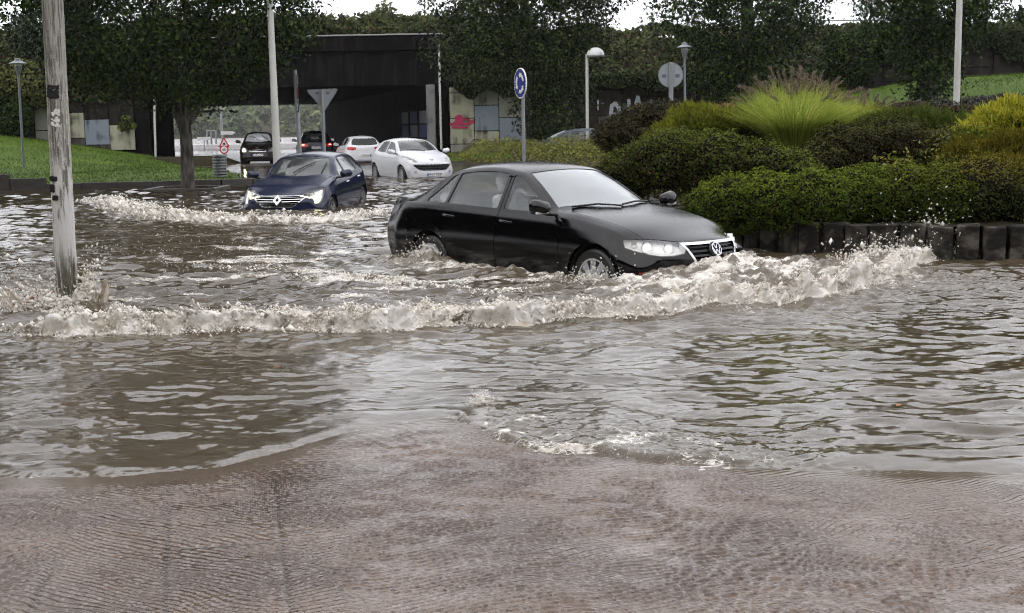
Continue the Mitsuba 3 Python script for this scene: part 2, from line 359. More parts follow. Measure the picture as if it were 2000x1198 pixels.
        # cabin
        if full > 0:
            seatx = S.get('seat', -1.55); zf = S.get('seatz', .30)
            for sg in (-1, 1):
                seat = rbox(.5, .5, .16, .06, (seatx + .25, sg * .37, zf + .2)) + rbox(.15, .48, .58, .06, (0, 0, .28)).rotate((0, -14, 0)).translate((seatx + .02, sg * .37, zf + .26))
                k = s.put('front_seat', seat, 'interior', 40)
                s.put('headrest', rbox(.09, .27, .19, .04, (0, 0, 0)).rotate((0, -12, 0)).translate((seatx - .15, sg * .37, zf + .93)), 'interior', 40, k)
            bx0 = seatx - .85
            k = s.put('rear_seat', rbox(.5, 1.3, .16, .06, (bx0 + .25, 0, zf + .22)) + rbox(.16, 1.3, .58, .06, (0, 0, .28)).rotate((0, -20, 0)).translate((bx0, 0, zf + .27)), 'interior', 40)
            for y in (-.4, .4): s.put('headrest', rbox(.09, .26, .16, .04).translate((bx0 - .19, y, zf + .87)), 'interior', 40, k)
            dx = S['screen'][1]
            s.put('dashboard', m3.Manifold.batch_hull([m3.Manifold.sphere(.05, 10).translate((x, y, z)) for x, z in ((dx - .12, S.get('dashz', .90)), (dx - .55, S.get('dashz', .90) - .02), (dx - .5, .6), (dx - .2, .5)) for y in (-.62, .62)]), 'interior_dark', 40)
            st = trimesh.creation.torus(.18, .017, 20, 8); R1 = np.array([[math.cos(-1.1), 0, math.sin(-1.1)], [0, 1, 0], [-math.sin(-1.1), 0, math.cos(-1.1)]])
            s.put('steering_wheel', xform(st, R1, (dx - .72, .37, S.get('dashz', .90) - .04)), 'interior_dark', True)
        # wipers
        for a, b in S.get('wipers', []):
            pa, pb = s.hit((a[0], a[1], 2.2), (0, 0, -1)), s.hit((b[0], b[1], 2.2), (0, 0, -1))
            mid = s.hit(((a[0] + b[0]) / 2, (a[1] + b[1]) / 2, 2.2), (0, 0, -1)); up = np.array([.5, 0, .85]) * .018
            k = s.put('wiper', tube([pa + up, mid + up * 1.4, pb + up * 1.1], .011, 6), 'black_plastic', True)
        # plates
        for p in S.get('plates', []):
            x, z, txt = p; d = 1 if x > -1 else -1; h = s.hit((x + d * 1.0, 0 if len(p) < 4 else p[3], z), (-d, 0, 0))
            base = trimesh.creation.box((.012, .52, .11)); base.apply_translation((h[0] + d * .014, 0, z))
            k = s.put('number_plate', base, 'white_plate', False)
            s.put('country_band', bx(.004, .045, .105, (h[0] + d * .023, -d * -.236 * 1, z)) if d < 0 else bx(.004, .045, .105, (h[0] + d * .023, -.236, z)), 'plate_blue', False, k)
            t = meshkit.text_mesh(txt, .07, .003, True); t.apply_translation((-t.bounds[:, 0].mean() + .02, -.035, 0))
            Rm = np.array([[0, 0, d], [d, 0, 0], [0, 1, 0]], float); s.put('lettering', xform(t, Rm, (h[0] + d * .021, 0, z)), 'black_plastic', False, k)
        for fn in S.get('extra', []): fn(s)
    def wheel(s, hx, y, R, sg):
        w = .10; rr = s.S.get('rim', .215)
        tyre = trimesh.creation.revolve([(rr, -w * .9), (R - .03, -w), (R - .006, -w * .8), (R, -w * .5), (R, w * .5), (R - .006, w * .8), (R - .03, w), (rr, w * .9), (rr - .01, w * .5), (rr - .01, -w * .5), (rr, -w * .9)], sections=40)
        Rm = np.array([[1, 0, 0], [0, 0, sg], [0, -sg, 0]], float); Rm = Rm if np.linalg.det(Rm) > 0 else Rm * np.array([[-1], [1], [1]])
        k = s.key + '__wheel'; k = free(k); pos = (hx, y + sg * 0.0, R)
        s_put = lambda nm, m, mat, sm=30: add(k + '__' + nm, m, mat, sm, s.tw)
        s_put('tyre', xform(tyre, Rm, pos), 'rubber')
        n = s.S.get('spokes', 9); rim = [trimesh.creation.revolve([(rr, w * .9), (rr + .006, w * .98), (rr - .012, w * .98), (rr - .02, w * .4), (rr - .012, -w * .8), (rr, -w * .8), (rr, w * .9)], sections=40)]
        for i in range(n):
            a = 2 * np.pi * i / n + .2; h0, h1 = .018, s.S.get('spoke_w', .046)
            pts = [(.03, -h0), (.03, h0), (rr - .008, h1), (rr - .008, -h1)]
            sp = trimesh.creation.extrude_polygon(Polygon(pts), .03, engine='earcut'); v = sp.vertices; v[:, 2] += w * .55 + .025 * (1 - ((v[:, 0] - .03) / rr)) - .0
            sp.apply_transform(trimesh.transformations.rotation_matrix(a, (0, 0, 1))); rim.append(sp)
        hub = trimesh.creation.cylinder(.05, .05, sections=20); hub.apply_translation((0, 0, w * .62)); rim.append(hub)
        s_put('rim', xform(trimesh.util.concatenate(rim), Rm, pos), 'silver', 30)
        dk = trimesh.creation.cylinder(rr - .015, .04, sections=24); dk.apply_translation((0, 0, w * .05)); s_put('brake_disc', xform(dk, Rm, pos), 'interior_dark', 30)
        ln = trimesh.creation.revolve([(R + .055, -.23), (R + .055, .075), (R + .05, .075), (R + .05, -.22), (0, -.22), (0, -.23), (R + .055, -.23)], sections=40)
        add(s.key + '__wheel_liner', xform(ln, Rm, (hx, y, R)), 'interior_dark', 30, s.tw)
def car_tw(x, y, yaw, z, pitch=0.0): return T().translate([x, y, z]).rotate([0, 0, 1], math.degrees(yaw)).rotate([0, 1, 0], -math.degrees(pitch)).translate([1.35, 0, 0])
# ------------------------------------------------------------------ ground, road, pavement, water
def mnoise(p, s=0): return meshkit.noise(p, s)
def P3(x, y, z=0.0): return np.stack(np.broadcast_arrays(x, y, z), -1)
def grid(X, Y, Z):
    n, m = X.shape; i = np.arange(n - 1)[:, None] * m; j = np.arange(m - 1)[None]
    f = np.concatenate([np.stack([i + j, i + j + 1, i + m + j + 1], -1).reshape(-1, 3), np.stack([i + j, i + m + j + 1, i + m + j], -1).reshape(-1, 3)])
    return trimesh.Trimesh(np.stack([X, Y, Z], -1).reshape(-1, 3), f, process=False)
def clean_uv(c): c = np.stack(c, -1); return np.where(c < 1e-3, 0, c)
def sst(a, b, x): t = np.clip((x - a) / (b - a), 0, 1); return t * t * (3 - 2 * t)
SHORE = np.array([gnd(u, v) for u, v in [(-900, 960), (-400, 950), (0, 945), (200, 945), (420, 925), (560, 887), (660, 857), (830, 828), (930, 822), (1000, 842), (1100, 877), (1250, 895), (1400, 907), (1600, 927), (2000, 937), (2500, 945), (3000, 950)]])
def shore_y(x): return np.interp(x, SHORE[:, 0], SHORE[:, 1])
def pave_z(x, y):
    d = shore_y(x) - y
    return np.where(d > 0, 0.010 * d + 0.007 * (1 - np.exp(-d / .3)), 0.05 * d)
# pavement with a film of water running over it
ys = [2.4]
while ys[-1] < 8.2: ys.append(ys[-1] + (.08 if ys[-1] < 4.0 else .0072 if ys[-1] < 7.15 else .05))
ys = np.array(ys); ts = np.concatenate([np.linspace(-3, -.8, 16)[:-1], np.linspace(-.8, -.46, 50)[:-1], np.linspace(-.46, .46, 490), np.linspace(.46, .8, 50)[1:], np.linspace(.8, 3, 16)[1:]])
Y = np.repeat(ys[:, None], len(ts), 1); X = Y * ts[None]
p = P3(X, Y)
wx = mnoise(p * .9, 1) - .5, mnoise(p * .9 + 7.3, 2) - .5; w2 = meshkit.fbm(p * 3.1, 2, 3) - .5
flow = .55 * wx[0] * 4
def rip(k, ang, ph, warp):
    a = ang + flow; return np.sin(k * (X * np.cos(ang) + Y * np.sin(ang)) + ph + warp)
warp = 9 * wx[0] + 7 * w2; warp2 = 8 * wx[1] - 8 * w2
amp = .45 + 1.1 * meshkit.fbm(p * 1.3 + 3, 3, 9) ** 1.3; fade = sst(.0, .28, shore_y(X) - Y)
m1 = sst(.42, .58, meshkit.fbm(p * .75 + 4, 2, 71)); m2 = sst(.42, .58, meshkit.fbm(p * .9 + 9, 2, 72)); h = .0019 * (.4 + m1) * rip(215, 1.05, 0, warp * 3.0) + .0018 * (1.2 - m1) * rip(190, 2.05, 1, warp2 * 3.0) + .0020 * (.3 + .8 * m2) * rip(130, 1.45, 2, warp * 2.4)
h = h * amp * (.5 + .85 * sst(.36, .62, meshkit.fbm(p * P3(7, 11, 1), 3, 73))) + .0019 * (meshkit.fbm(p * P3(28, 55, 1), 3, 5) - .5) * (.5 + amp) + .0012 * (meshkit.fbm(p * P3(9, 22, 1), 2, 6) - .5)
def segd(a, b):
    a, b = gnd(*a), gnd(*b); d = b - a; t = np.clip(((X - a[0]) * d[0] + (Y - a[1]) * d[1]) / (d @ d), 0, 1); return np.hypot(X - a[0] - t * d[0] + .02 * (wx[0]) , Y - a[1] - t * d[1] + .03 * wx[1])
slab = np.minimum.reduce([segd((580, 1300), (528, 925)), segd((325, 1300), (326, 950)), segd((20, 1300), (165, 955)), segd((325, 1085), (533, 1072)), segd((845, 850), (862, 885))])
groove = np.exp(-(slab / .011) ** 2) * np.clip(.2 + 1.6 * meshkit.fbm(p * 2.3 + 5, 3, 14) - .3, 0, 1)
Z = pave_z(X, Y) + h * (.2 + .8 * fade) - .003 * groove
def _pave(p, n, uv):
    a, b, c = voronoi(p.x * 95, p.y * 95); g = fbm(p.x * 2.2, p.y * 2.2, 0, 4); f = noise(p.x * 230, p.y * 230)
    base = mix((0.085, 0.056, 0.040), (0.155, 0.108, 0.080), smoothstep(0.3, 0.7, g))
    base = mix(base, (0.20, 0.165, 0.145), smoothstep(0.72, 0.95, c) * 0.8); base = mix(base, (0.05, 0.035, 0.03), smoothstep(0.3, 0.05, c) * 0.8)
    base = base * (0.75 + 0.5 * f)
    return mix(mix(base, (0.035, 0.026, 0.018), uv.x * 0.85), (0.125, 0.094, 0.066), uv.y * 0.8)
scene['pavement_film'] = {'type': 'twosided', 'bsdf': {'type': 'roughplastic', 'int_ior': 1.38, 'alpha': 0.02, 'nonlinear': False, 'diffuse_reflectance': proc(_pave)}}
add('pavement', grid(X, Y, Z), 'pavement_film', True, uv=clean_uv([groove.ravel(), np.exp(-np.maximum(0, shore_y(X) - Y) / (.05 + .22 * meshkit.fbm(p * 1.5, 3, 17))).ravel()])); tag('pavement', kind='structure')

# water: ridges follow the crests that the cars push ahead of them
from scipy.spatial import cKDTree
def curve(pts, h=None):
    g = np.array([gnd(u, v) for u, v, *_ in pts]); a = np.array([q[2] for q in pts]); s = np.concatenate([[0], np.cumsum(np.linalg.norm(np.diff(g, axis=0), axis=1))])
    t = np.linspace(0, s[-1], 1200); q = np.stack([PchipInterpolator(s, g[:, 0])(t), PchipInterpolator(s, g[:, 1])(t)], 1); d = np.gradient(q, axis=0); d /= np.linalg.norm(d, axis=1, keepdims=True)
    q += np.stack([-d[:, 1], d[:, 0]], 1) * ((meshkit.fbm(np.stack([t * 1.1, 0 * t, 0 * t], 1), 3, 4) - .5) * .45)[:, None]
    return dict(q=q, n=np.stack([d[:, 1], -d[:, 0]], 1), A=np.maximum(0, PchipInterpolator(s, a)(t)) * (.75 + .5 * meshkit.fbm(np.stack([t * 1.7, 0 * t, 0 * t + 5], 1), 3, 8)), s=t, L=s[-1])
# (u, v, height): foot of the wave as measured in the photograph
BOW = curve([(-60, 640, .0), (60, 648, .06), (180, 652, .13), (330, 650, .15), (520, 652, .155), (720, 652, .15), (880, 634, .145), (1000, 632, .15), (1150, 626, .135), (1300, 618, .13), (1450, 602, .125), (1590, 588, .13), (1700, 562, .14), (1770, 527, .15), (1815, 505, .11), (1840, 496, .03)])
MEG = curve([(170, 392, .03), (215, 406, .13), (300, 425, .13), (390, 432, .12), (480, 434, .10), (570, 436, .09), (660, 432, .09), (730, 420, .07), (800, 412, .02)])
SIDE = curve([(560, 548, .02), (630, 546, .05), (690, 544, .05), (760, 552, .045), (850, 570, .05), (980, 582, .04), (1090, 572, .05)])
MID = curve([(370, 516, .0), (430, 522, .03), (520, 528, .035), (610, 536, .02)])
SURGE = curve([(890, 800, .0), (925, 818, .032), (990, 845, .034), (1100, 879, .03), (1250, 897, .025), (1390, 908, .02), (1480, 916, .0)])
RIDGES = [(BOW, .085, .9, 1.0), (MEG, .16, 1.3, 1.0), (SIDE, .07, .5, .6), (MID, .06, .4, .7), (SURGE, .05, .35, .45)]
ys = [5.3]
while ys[-1] < 64: y_ = ys[-1]; ys.append(y_ + (max(.0135, .62 * y_ * y_ / 2108) if y_ < 10.4 else .0120 if y_ < 13.4 else .026 + .0085 * (y_ - 13.4)))
ys = np.array(ys + [70.0, 80.0]); ts = np.concatenate([np.linspace(-3, -.8, 16)[:-1], np.linspace(-.8, -.46, 70)[:-1], np.linspace(-.46, .46, 560), np.linspace(.46, .8, 70)[1:], np.linspace(.8, 3, 16)[1:]])
Y = np.repeat(ys[:, None], len(ts), 1); X = Y * ts[None]; p = P3(X, Y)
rg = np.random.default_rng(3)
patch = meshkit.fbm(p * .35, 3, 21); rough = sst(8.5, 12.5, Y) * (1 - sst(40, 60, Y) * .4)
wa, wb = meshkit.fbm(p * .8, 3, 31) - .5, meshkit.fbm(p * .8 + 11, 3, 32) - .5
h = np.zeros_like(X)
for i in range(32):
    lam = .09 * 1.13 ** i if i < 20 else rg.uniform(.16, .5); th = rg.normal(1.45, .6); k = 2 * np.pi / lam
    res_ok = sst(1.6, 4.0, lam / np.maximum(np.gradient(ys)[:, None], 1e-3)); a = .0043 * lam ** .95 * (.75 + .9 * rough)
    h += a * res_ok * np.sin(k * (X * np.cos(th) + Y * np.sin(th)) + rg.uniform(0, 6.3) + 5.5 * wa / max(lam, .25) + 4 * wb / max(lam, .25))
h *= (.35 + 1.5 * patch ** 1.4) * (1 + .9 * sst(17, 34, Y))
fine = (meshkit.fbm(p * P3(7, 12, 1), 4, 41) - .5); h += fine * (.011 + .034 * rough * patch)
depth = sst(0, .9, Y - shore_y(X)); h *= .12 + .88 * depth
foam, tan = np.zeros_like(X), np.zeros_like(X); dX, dY = np.zeros_like(X), np.zeros_like(X)
n1 = meshkit.fbm(p * 5.5, 4, 51); n2 = meshkit.fbm(p * P3(3.0, 7.0, 1), 4, 52); n3 = meshkit.fbm(p * 16, 3, 53)
for C, face, back, fo in RIDGES:
    tree = cKDTree(C['q']); lim = back * 3 + 1
    near = (X > C['q'][:, 0].min() - lim) & (X < C['q'][:, 0].max() + lim) & (Y > C['q'][:, 1].min() - lim) & (Y < C['q'][:, 1].max() + lim)
    xy = np.stack([X[near], Y[near]], 1); dist, idx = tree.query(xy); s = -((xy - C['q'][idx]) * C['n'][idx]).sum(1)
    endc = np.clip(1 - np.abs(dist - np.abs(s)) / .3, 0, 1)
    A = C['A'][idx] * endc; nn, mm, kk = n1[near], n2[near], n3[near]
    s = s + (nn - .5) * face * 1.5 + (kk - .5) * face * .8
    up = sst(-.35 * face, face, s); down = np.where(s < face, 1, .34 * np.exp(-(s - face) / (back * 2.2)) + .66 * np.exp(-((s - face) / (back * .33)) ** 2))
    hh = A * up * down * (.62 + .8 * nn)
    act = np.clip(A / .1, 0, 1)
    frothy = act * up * np.exp(-np.maximum(s - face, 0) / (back * .45))
    hh += frothy * (.085 * (nn - .5) + .06 * (kk - .5)) * min(1, face / .085) * fo
    h[near] += hh
    fwd = frothy * np.exp(-((s - face * .6) / (face * 1.3)) ** 2) * (.05 + .09 * (kk - .3)) * (face / .085) * fo
    dX[near] += C['n'][idx, 0] * fwd; dY[near] += C['n'][idx, 1] * fwd
    lip = act * np.exp(-((s - face * .35) / (face * 1.15)) ** 2)
    fm = np.clip(lip * (.35 + 1.3 * nn) + frothy * sst(.50, .68, mm) * .7, 0, 1) * fo
    foam[near] = np.maximum(foam[near], fm); tan[near] = np.maximum(tan[near], frothy)
# water piled against the saloon's nose and flank, and churned around it
def to_car(x, y, cx, cy, yaw): c, s = math.cos(yaw), math.sin(yaw); return (x - cx) * c + (y - cy) * s, -(x - cx) * s + (y - cy) * c
a, b = to_car(X, Y, .604, 15.063, -.855)
nose = np.exp(-((a - 2.5) / .75) ** 2 - (np.abs(b + .1) / 1.15) ** 3); flank = np.exp(-((b + 1.05) / .35) ** 2) * sst(-2.6, -1.6, a) * (1 - sst(1.0, 1.9, a)); rear = np.exp(-((a + 1.4) / .5) ** 2 - ((b + 1.05) / .3) ** 2)
plate = sst(-.5, .6, a - 1.9) * np.exp(-np.maximum(0, np.abs(b) - 1.2) ** 2 / .8) * np.exp(-np.maximum(0, a - 3.6) ** 2 / .5)
h += .17 * nose + .05 * flank + .09 * rear * (.5 + n1) + plate * (.03 + .13 * (n1 - .5) + .05 * (n3 - .5)) + (flank + .7 * nose) * (.11 * (n1 - .5) + .06 * (n3 - .5))
foam = np.maximum(foam, np.clip(.8 * plate * sst(.49, .66, n2) + flank * sst(.42, .6, n2) * .8 + rear * .8 * sst(.35, .6, n1) + nose * sst(.5, .65, n2), 0, 1)); tan = np.maximum(tan, np.clip(plate + flank + rear, 0, 1) * .55)
a2, b2 = to_car(X, Y, -4.267, 28.27, -1.694); nose2 = np.exp(-((a2 - 2.6) / .7) ** 2 - (np.abs(b2) / 1.3) ** 3); h += .05 * nose2
# trails of broken foam behind the waves
zone = sst(10.8, 12.2, Y) * (1 - sst(19, 27, Y)) * sst(-6, -3.5, X) * (1 - sst(2.5, 4.5, X))
st = meshkit.fbm(P3(X * 1.1 + .5 * Y, Y * 3.3, 0), 5, 61); foam = np.maximum(foam, zone * sst(.56, .66, st) * .75)
foam = np.maximum(foam, sst(.60, .68, st) * .5 * sst(15, 20, Y) * (1 - sst(34, 40, Y)))
surf = np.exp(-((Y - shore_y(X) - .10) / .10) ** 2); tan = np.maximum(tan, .25 * surf); foam = np.maximum(foam, surf * .42 * sst(.42, .62, n2))
sg = np.exp(-(np.maximum(0, Y - shore_y(X)) / .75) ** 2) * sst(-.25, -.05, X) * (1 - sst(.9, 1.9, X)); foam = np.maximum(foam, sg * sst(.34, .58, n1) * (.35 + .8 * n2)); h += sg * (.02 + .03 * (n3 - .5))
pole_d = np.hypot(X + 4.12, Y - 12.24); ringp = np.exp(-((pole_d - .22) / .14) ** 2); h += ringp * (.05 + .16 * (n1 - .4)); foam = np.maximum(foam, np.clip(1.6 * ringp * n1, 0, 1))
edge = sst(0, .5, Y - shore_y(X) + .15)
Z = h + np.where(Y - shore_y(X) < .35, .004 - .03 * (1 - edge), .004)
WATER = (X + dX, Y + dY, Z)
def _mud(p, n, uv):
    g = fbm(p.x * 1.7, p.y * 1.7, 0, 3)
    return mix(mix((0.060, 0.045, 0.026), (0.088, 0.066, 0.040), g), (0.215, 0.18, 0.135), uv.y * (0.55 + 0.6 * noise(p.x * 9, p.y * 9, p.z * 22)))
def _foam(p, n, uv):
    a, b, c = voronoi(p.x * 30 + 3 * noise(p.x * 12, p.y * 12, p.z * 12), p.y * 36 + p.z * 30); d = fbm(p.x * 38, p.y * 38, p.z * 46, 3); e = fbm(p.x * 9, p.y * 9, p.z * 14, 2)
    lace = smoothstep(0.20, 0.02, b - a)
    return smoothstep(0.55, 0.82, uv.x * 0.60 + 0.42 * d + 0.30 * (e - 0.5) + 0.16 * lace) * smoothstep(0.04, 0.2, uv.x) * 0.95
def _froth(p, n, uv): return mix((0.80, 0.77, 0.71), (0.46, 0.385, 0.29), smoothstep(0.44, 0.74, fbm(p.x * 7, p.y * 9, p.z * 12, 4)) * 0.7)
scene['muddy_water'] = {'type': 'blendbsdf', 'weight': proc(_foam), 'a': {'type': 'twosided', 'bsdf': {'type': 'roughplastic', 'int_ior': 1.52, 'alpha': 0.012, 'nonlinear': False, 'diffuse_reflectance': proc(_mud)}},
                        'b': {'type': 'twosided', 'bsdf': {'type': 'principled', 'base_color': proc(_froth), 'roughness': 0.35, 'specular': 0.4}}}
_wm = grid(*WATER); _fr = np.clip(np.maximum(foam, tan * .8), 0, 1).ravel(); _i = _fr > .03; _v = _wm.vertices[_i]
_wm.vertices[_i] += np.array(_wm.vertex_normals)[_i] * (_fr[_i] * (.040 * (meshkit.fbm(_v * 15, 3, 91) - .5) + .026 * (meshkit.fbm(_v * 36, 2, 92) - .5)) * np.clip(_v[:, 1] / 11, .25, 1.3))[:, None]
add('water', _wm, 'muddy_water', True, uv=clean_uv([foam.ravel(), tan.ravel()])); tag('water', kind='structure')
_wt = cKDTree(np.stack([WATER[0].ravel(), WATER[1].ravel()], 1)); _wz = Z.ravel()
def wz(xy): return _wz[_wt.query(xy)[1]]

# spray: drops, strings and clots of froth thrown up along the crests
princ('spray_white', (0.79, 0.755, 0.69), 0.35); princ('spray_tan', (0.46, 0.40, 0.32), 0.3)
OCT = np.array([[1, 0, 0], [-1, 0, 0], [0, 1, 0], [0, -1, 0], [0, 0, 1], [0, 0, -1]], float); OCF = np.array([[0, 2, 4], [2, 1, 4], [1, 3, 4], [3, 0, 4], [2, 0, 5], [1, 2, 5], [3, 1, 5], [0, 3, 5]])
def drops(P, S, rs, el=1.6):
    n = len(P); d = rs.normal(size=(n, 3)); d /= np.linalg.norm(d, axis=1, keepdims=True); e = rs.uniform(1, el, n)
    v = OCT[None] * S[:, None, None]; k = (v * d[:, None]).sum(-1, keepdims=True); v = v + k * d[:, None] * (e[:, None, None] - 1)
    return trimesh.Trimesh((v + P[:, None]).reshape(-1, 3), (OCF[None] + 6 * np.arange(n)[:, None, None]).reshape(-1, 3), process=False)
def spray(C, n, up, size, rs, along=0.0, spread=.06):
    w = C['A'] / C['A'].sum() * (.3 + 1.4 * meshkit.fbm(np.stack([C['s'] * 2.4, 0 * C['s'], 0 * C['s']], 1), 3, 77)) ** 2; i = rs.choice(len(w), n, p=w / w.sum())
    off = rs.normal(.0, spread, n); q = C['q'][i] - C['n'][i] * (off + along)[:, None] + rs.normal(0, .012, (n, 2))
    z = wz(q) + np.abs(rs.exponential(up, n)) * np.clip(C['A'][i] / .15, .3, 1.6) - .006
    return np.column_stack([q, z]), size * rs.lognormal(-.35, .55, n)
rs = np.random.default_rng(11); ms, mt = [], []
for C, n, up, size, al, sp in [(BOW, 12000, .015, .0070, .03, .055), (MEG, 3500, .035, .015, .06, .13), (SIDE, 1800, .012, .007, .03, .06), (MID, 500, .01, .007, .03, .05), (SURGE, 2000, .004, .0026, .03, .05)]:
    q, s = spray(C, n, up, size, rs, al, sp); ms.append(drops(q, s, rs, 2.6))
    q, s = spray(C, n // 12, up * .5, size * 1.1, rs, al, sp); mt.append(drops(q, s, rs, 2.0))
def burst(c, n, r, up, size, lean=(0, 0)):
    ang = rs.uniform(0, 2 * np.pi, n); rr = r * np.abs(rs.normal(.6, .35, n)); z = np.abs(rs.exponential(up, n)); q = np.stack([c[0] + np.cos(ang) * rr + lean[0] * z, c[1] + np.sin(ang) * rr + lean[1] * z], 1)
    ms.append(drops(np.column_stack([q, np.maximum(wz(q), 0) + z]), size * rs.lognormal(-.4, .6, n), rs, 2.5))
burst((-4.42, 12.15), 1500, .32, .10, .0065, (-.4, 0)); burst((-3.95, 12.18), 1300, .10, .12, .0062, (.35, 0)); burst((-4.1, 12.0), 700, .25, .03, .007)
burst(gnd(1790, 500), 1700, .45, .10, .0075, (.2, -.1)); burst(gnd(1700, 520), 900, .5, .07, .0075); burst(gnd(1600, 470), 200, .7, .07, .005); burst(gnd(1150, 560), 700, .3, .05, .0055); burst(gnd(828, 520), 500, .25, .05, .007); burst(gnd(937, 790), 500, .08, .02, .003)
q = np.column_stack([rs.uniform(-6, 3, 2500), rs.uniform(12, 24, 2500)]); ms.append(drops(np.column_stack([q, wz(q) + .004]), rs.uniform(.003, .009, 2500), rs, 1.5))
add('spray', trimesh.util.concatenate(ms), 'spray_white', True); tag('spray', 'white froth and drops thrown up along the wave crests and around the pole', 'spray', kind='stuff')
add('muddy_froth', trimesh.util.concatenate(mt), 'spray_tan', True); tag('muddy_froth', 'tan clots of muddy froth tumbling in the breaking wave', 'froth', kind='stuff')
# a curl of water standing up against the pole, as thin sheets
def curl(x0, y0, w, hgt, lean, seed):
    u = np.linspace(0, 1, 24); v = np.linspace(0, 1, 30); U, V = np.meshgrid(u, v); nz = meshkit.fbm(P3(U * 3, V * 4, seed), 4, seed) - .5
    x = x0 + (U - .5) * w * (1 - .35 * V) + lean * V ** 1.5 + nz * .05; y = y0 + .07 * np.sin(U * 3) + nz * .07; z = -.02 + hgt * V * (1 - .6 * (2 * np.abs(U - .45)) ** 2) + nz * .06 * V
    return grid(x, y, z)
def solid(m, t=.006): m2 = m.copy(); m2.vertices += m.vertex_normals * t; m2.invert(); return trimesh.util.concatenate([m, m2])
# ------------------------------------------------------------------ the setting behind: terrain, underpass, walls
def _grassc(p, n, uv):
    g = fbm(p.x * .35, p.y * .35, 0, 4); f = noise(p.x * 14, p.y * 14, p.z * 14)
    return mix((0.030, 0.062, 0.006), (0.072, 0.112, 0.012), g) * (0.7 + 0.6 * f)
princ('lawn_green', proc(_grassc), 0.8, spec=0.2)
def _dirt(p, n, uv): return mix((0.018, 0.016, 0.010), (0.045, 0.036, 0.022), fbm(p.x * 1.3, p.y * 1.3, p.z, 3))
princ('soil', proc(_dirt), 0.9, spec=0.1)
def _asph(p, n, uv): return mix((0.05, 0.04, 0.036), (0.10, 0.075, 0.065), fbm(p.x * .6, p.y * .3, 0, 4))
princ('wet_asphalt', proc(_asph), 0.16, spec=0.6)
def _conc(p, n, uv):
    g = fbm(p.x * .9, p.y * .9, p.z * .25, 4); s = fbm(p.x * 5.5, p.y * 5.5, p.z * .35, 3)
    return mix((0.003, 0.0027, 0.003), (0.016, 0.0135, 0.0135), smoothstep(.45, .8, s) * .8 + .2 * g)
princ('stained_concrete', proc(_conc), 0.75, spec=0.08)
def wallpaint(key, c, dark=(0.02, 0.018, 0.015), amt=0.5):
    def fn(p, n, uv):
        s = fbm(p.x * 4.5, p.y * 4.5, p.z * .5, 4); t = fbm(p.x * 1.6, p.y, p.z * 2.1, 3)
        return mix(c, dark, smoothstep(1 - amt - .12, 1 - amt + .25, .55 * s + .45 * t))
    princ(key, proc(fn), 0.7, spec=0.12)
wallpaint('panel_cream', (0.39, 0.385, 0.29), amt=.47); wallpaint('panel_blue', (0.23, 0.26, 0.31), amt=.33); wallpaint('panel_grey', (0.085, 0.08, 0.068), amt=.5)
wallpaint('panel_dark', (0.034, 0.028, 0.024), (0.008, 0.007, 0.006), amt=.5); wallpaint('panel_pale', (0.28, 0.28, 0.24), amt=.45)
def lawn_z(x, y): return .13 + 1.35 * np.clip((-16.0 - x) / 9, 0, 1.6) * np.clip((y - 40) / 22, 0, 1.1) + .10 * np.clip((y - 41) / 4, 0, 1)
def road_z(x, y):
    dip = sst(47, 62, y) * .37
    z = -.36 + dip
    return z - .45 * sst(92, 125, y)
# road and flooded ground, out to the hills beyond the underpass
yy = np.concatenate([np.linspace(6.5, 90, 60), np.linspace(92, 420, 60)]); xx = np.concatenate([np.linspace(-260, -40, 30), np.linspace(-39, 60, 100), np.linspace(64, 260, 26)])
X, Y = np.meshgrid(xx, yy)
add('road', grid(X, Y, road_z(X, Y) - .05 * np.exp(-((Y - 7) / 1.5) ** 2)), 'wet_asphalt', True); tag('road', kind='structure')
add('ground', grid(*np.meshgrid(np.linspace(-2500, 2500, 12), np.linspace(-600, 2500, 12)), np.full((12, 12), -1.1)), 'soil'); tag('ground', kind='structure')
# lawn at the left with a kerb
LAWN = Polygon([(-7.95, 40.6), (-8.6, 43.5), (-10.6, 49), (-14, 57), (-16.9, 65.2), (-17.7, 65.95), (-60, 65.95), (-60, 37), (-30, 38.1), (-15, 39.2), (-11, 39.9)])
import shapely
X, Y = np.meshgrid(np.linspace(-60, -7.9, 180), np.linspace(36.8, 66, 80)); ins = shapely.contains_xy(LAWN, X, Y)
g_ = grid(X, Y, lawn_z(X, Y) + .05 * (meshkit.fbm(P3(X, Y) * .8, 3, 3) - .5)); ok = ins.ravel()[g_.faces].all(1); g_.update_faces(ok); g_.remove_unreferenced_vertices()
add('lawn', g_, 'lawn_green', True); tag('lawn', kind='structure')
def blades(P, n0, hgt, wid, rs, lean=.5, seg=1):
    n = len(P); a = rs.uniform(0, 2 * np.pi, n); w = np.stack([np.cos(a), np.sin(a), 0 * a], 1) * wid[:, None]; t = rs.normal(0, lean, (n, 3)) * hgt[:, None]; t[:, 2] = hgt
    v = np.stack([P - w, P + w, P + t], 1); return trimesh.Trimesh(v.reshape(-1, 3), np.arange(3 * n).reshape(-1, 3), process=False)
rs = np.random.default_rng(5); q = np.column_stack([rs.uniform(-32, -7.9, 60000), rs.uniform(37, 66, 60000)]); q = q[shapely.contains_xy(LAWN.buffer(-.05), q[:, 0], q[:, 1])]
add('grass', blades(np.column_stack([q, lawn_z(q[:, 0], q[:, 1]) - .03]), 0, rs.uniform(.05, .13, len(q)), rs.uniform(.008, .02, len(q)), rs), 'lawn_green'); tag('grass', 'short green grass blades on the sloping lawn at the left', 'grass', kind='stuff')
def _kerb(p, n, uv): return mix((0.03, 0.026, 0.022), (0.09, 0.08, 0.07), fbm(p.x * 2, p.y * 2, p.z * 6, 3))
princ('wet_kerb', proc(_kerb), 0.4)
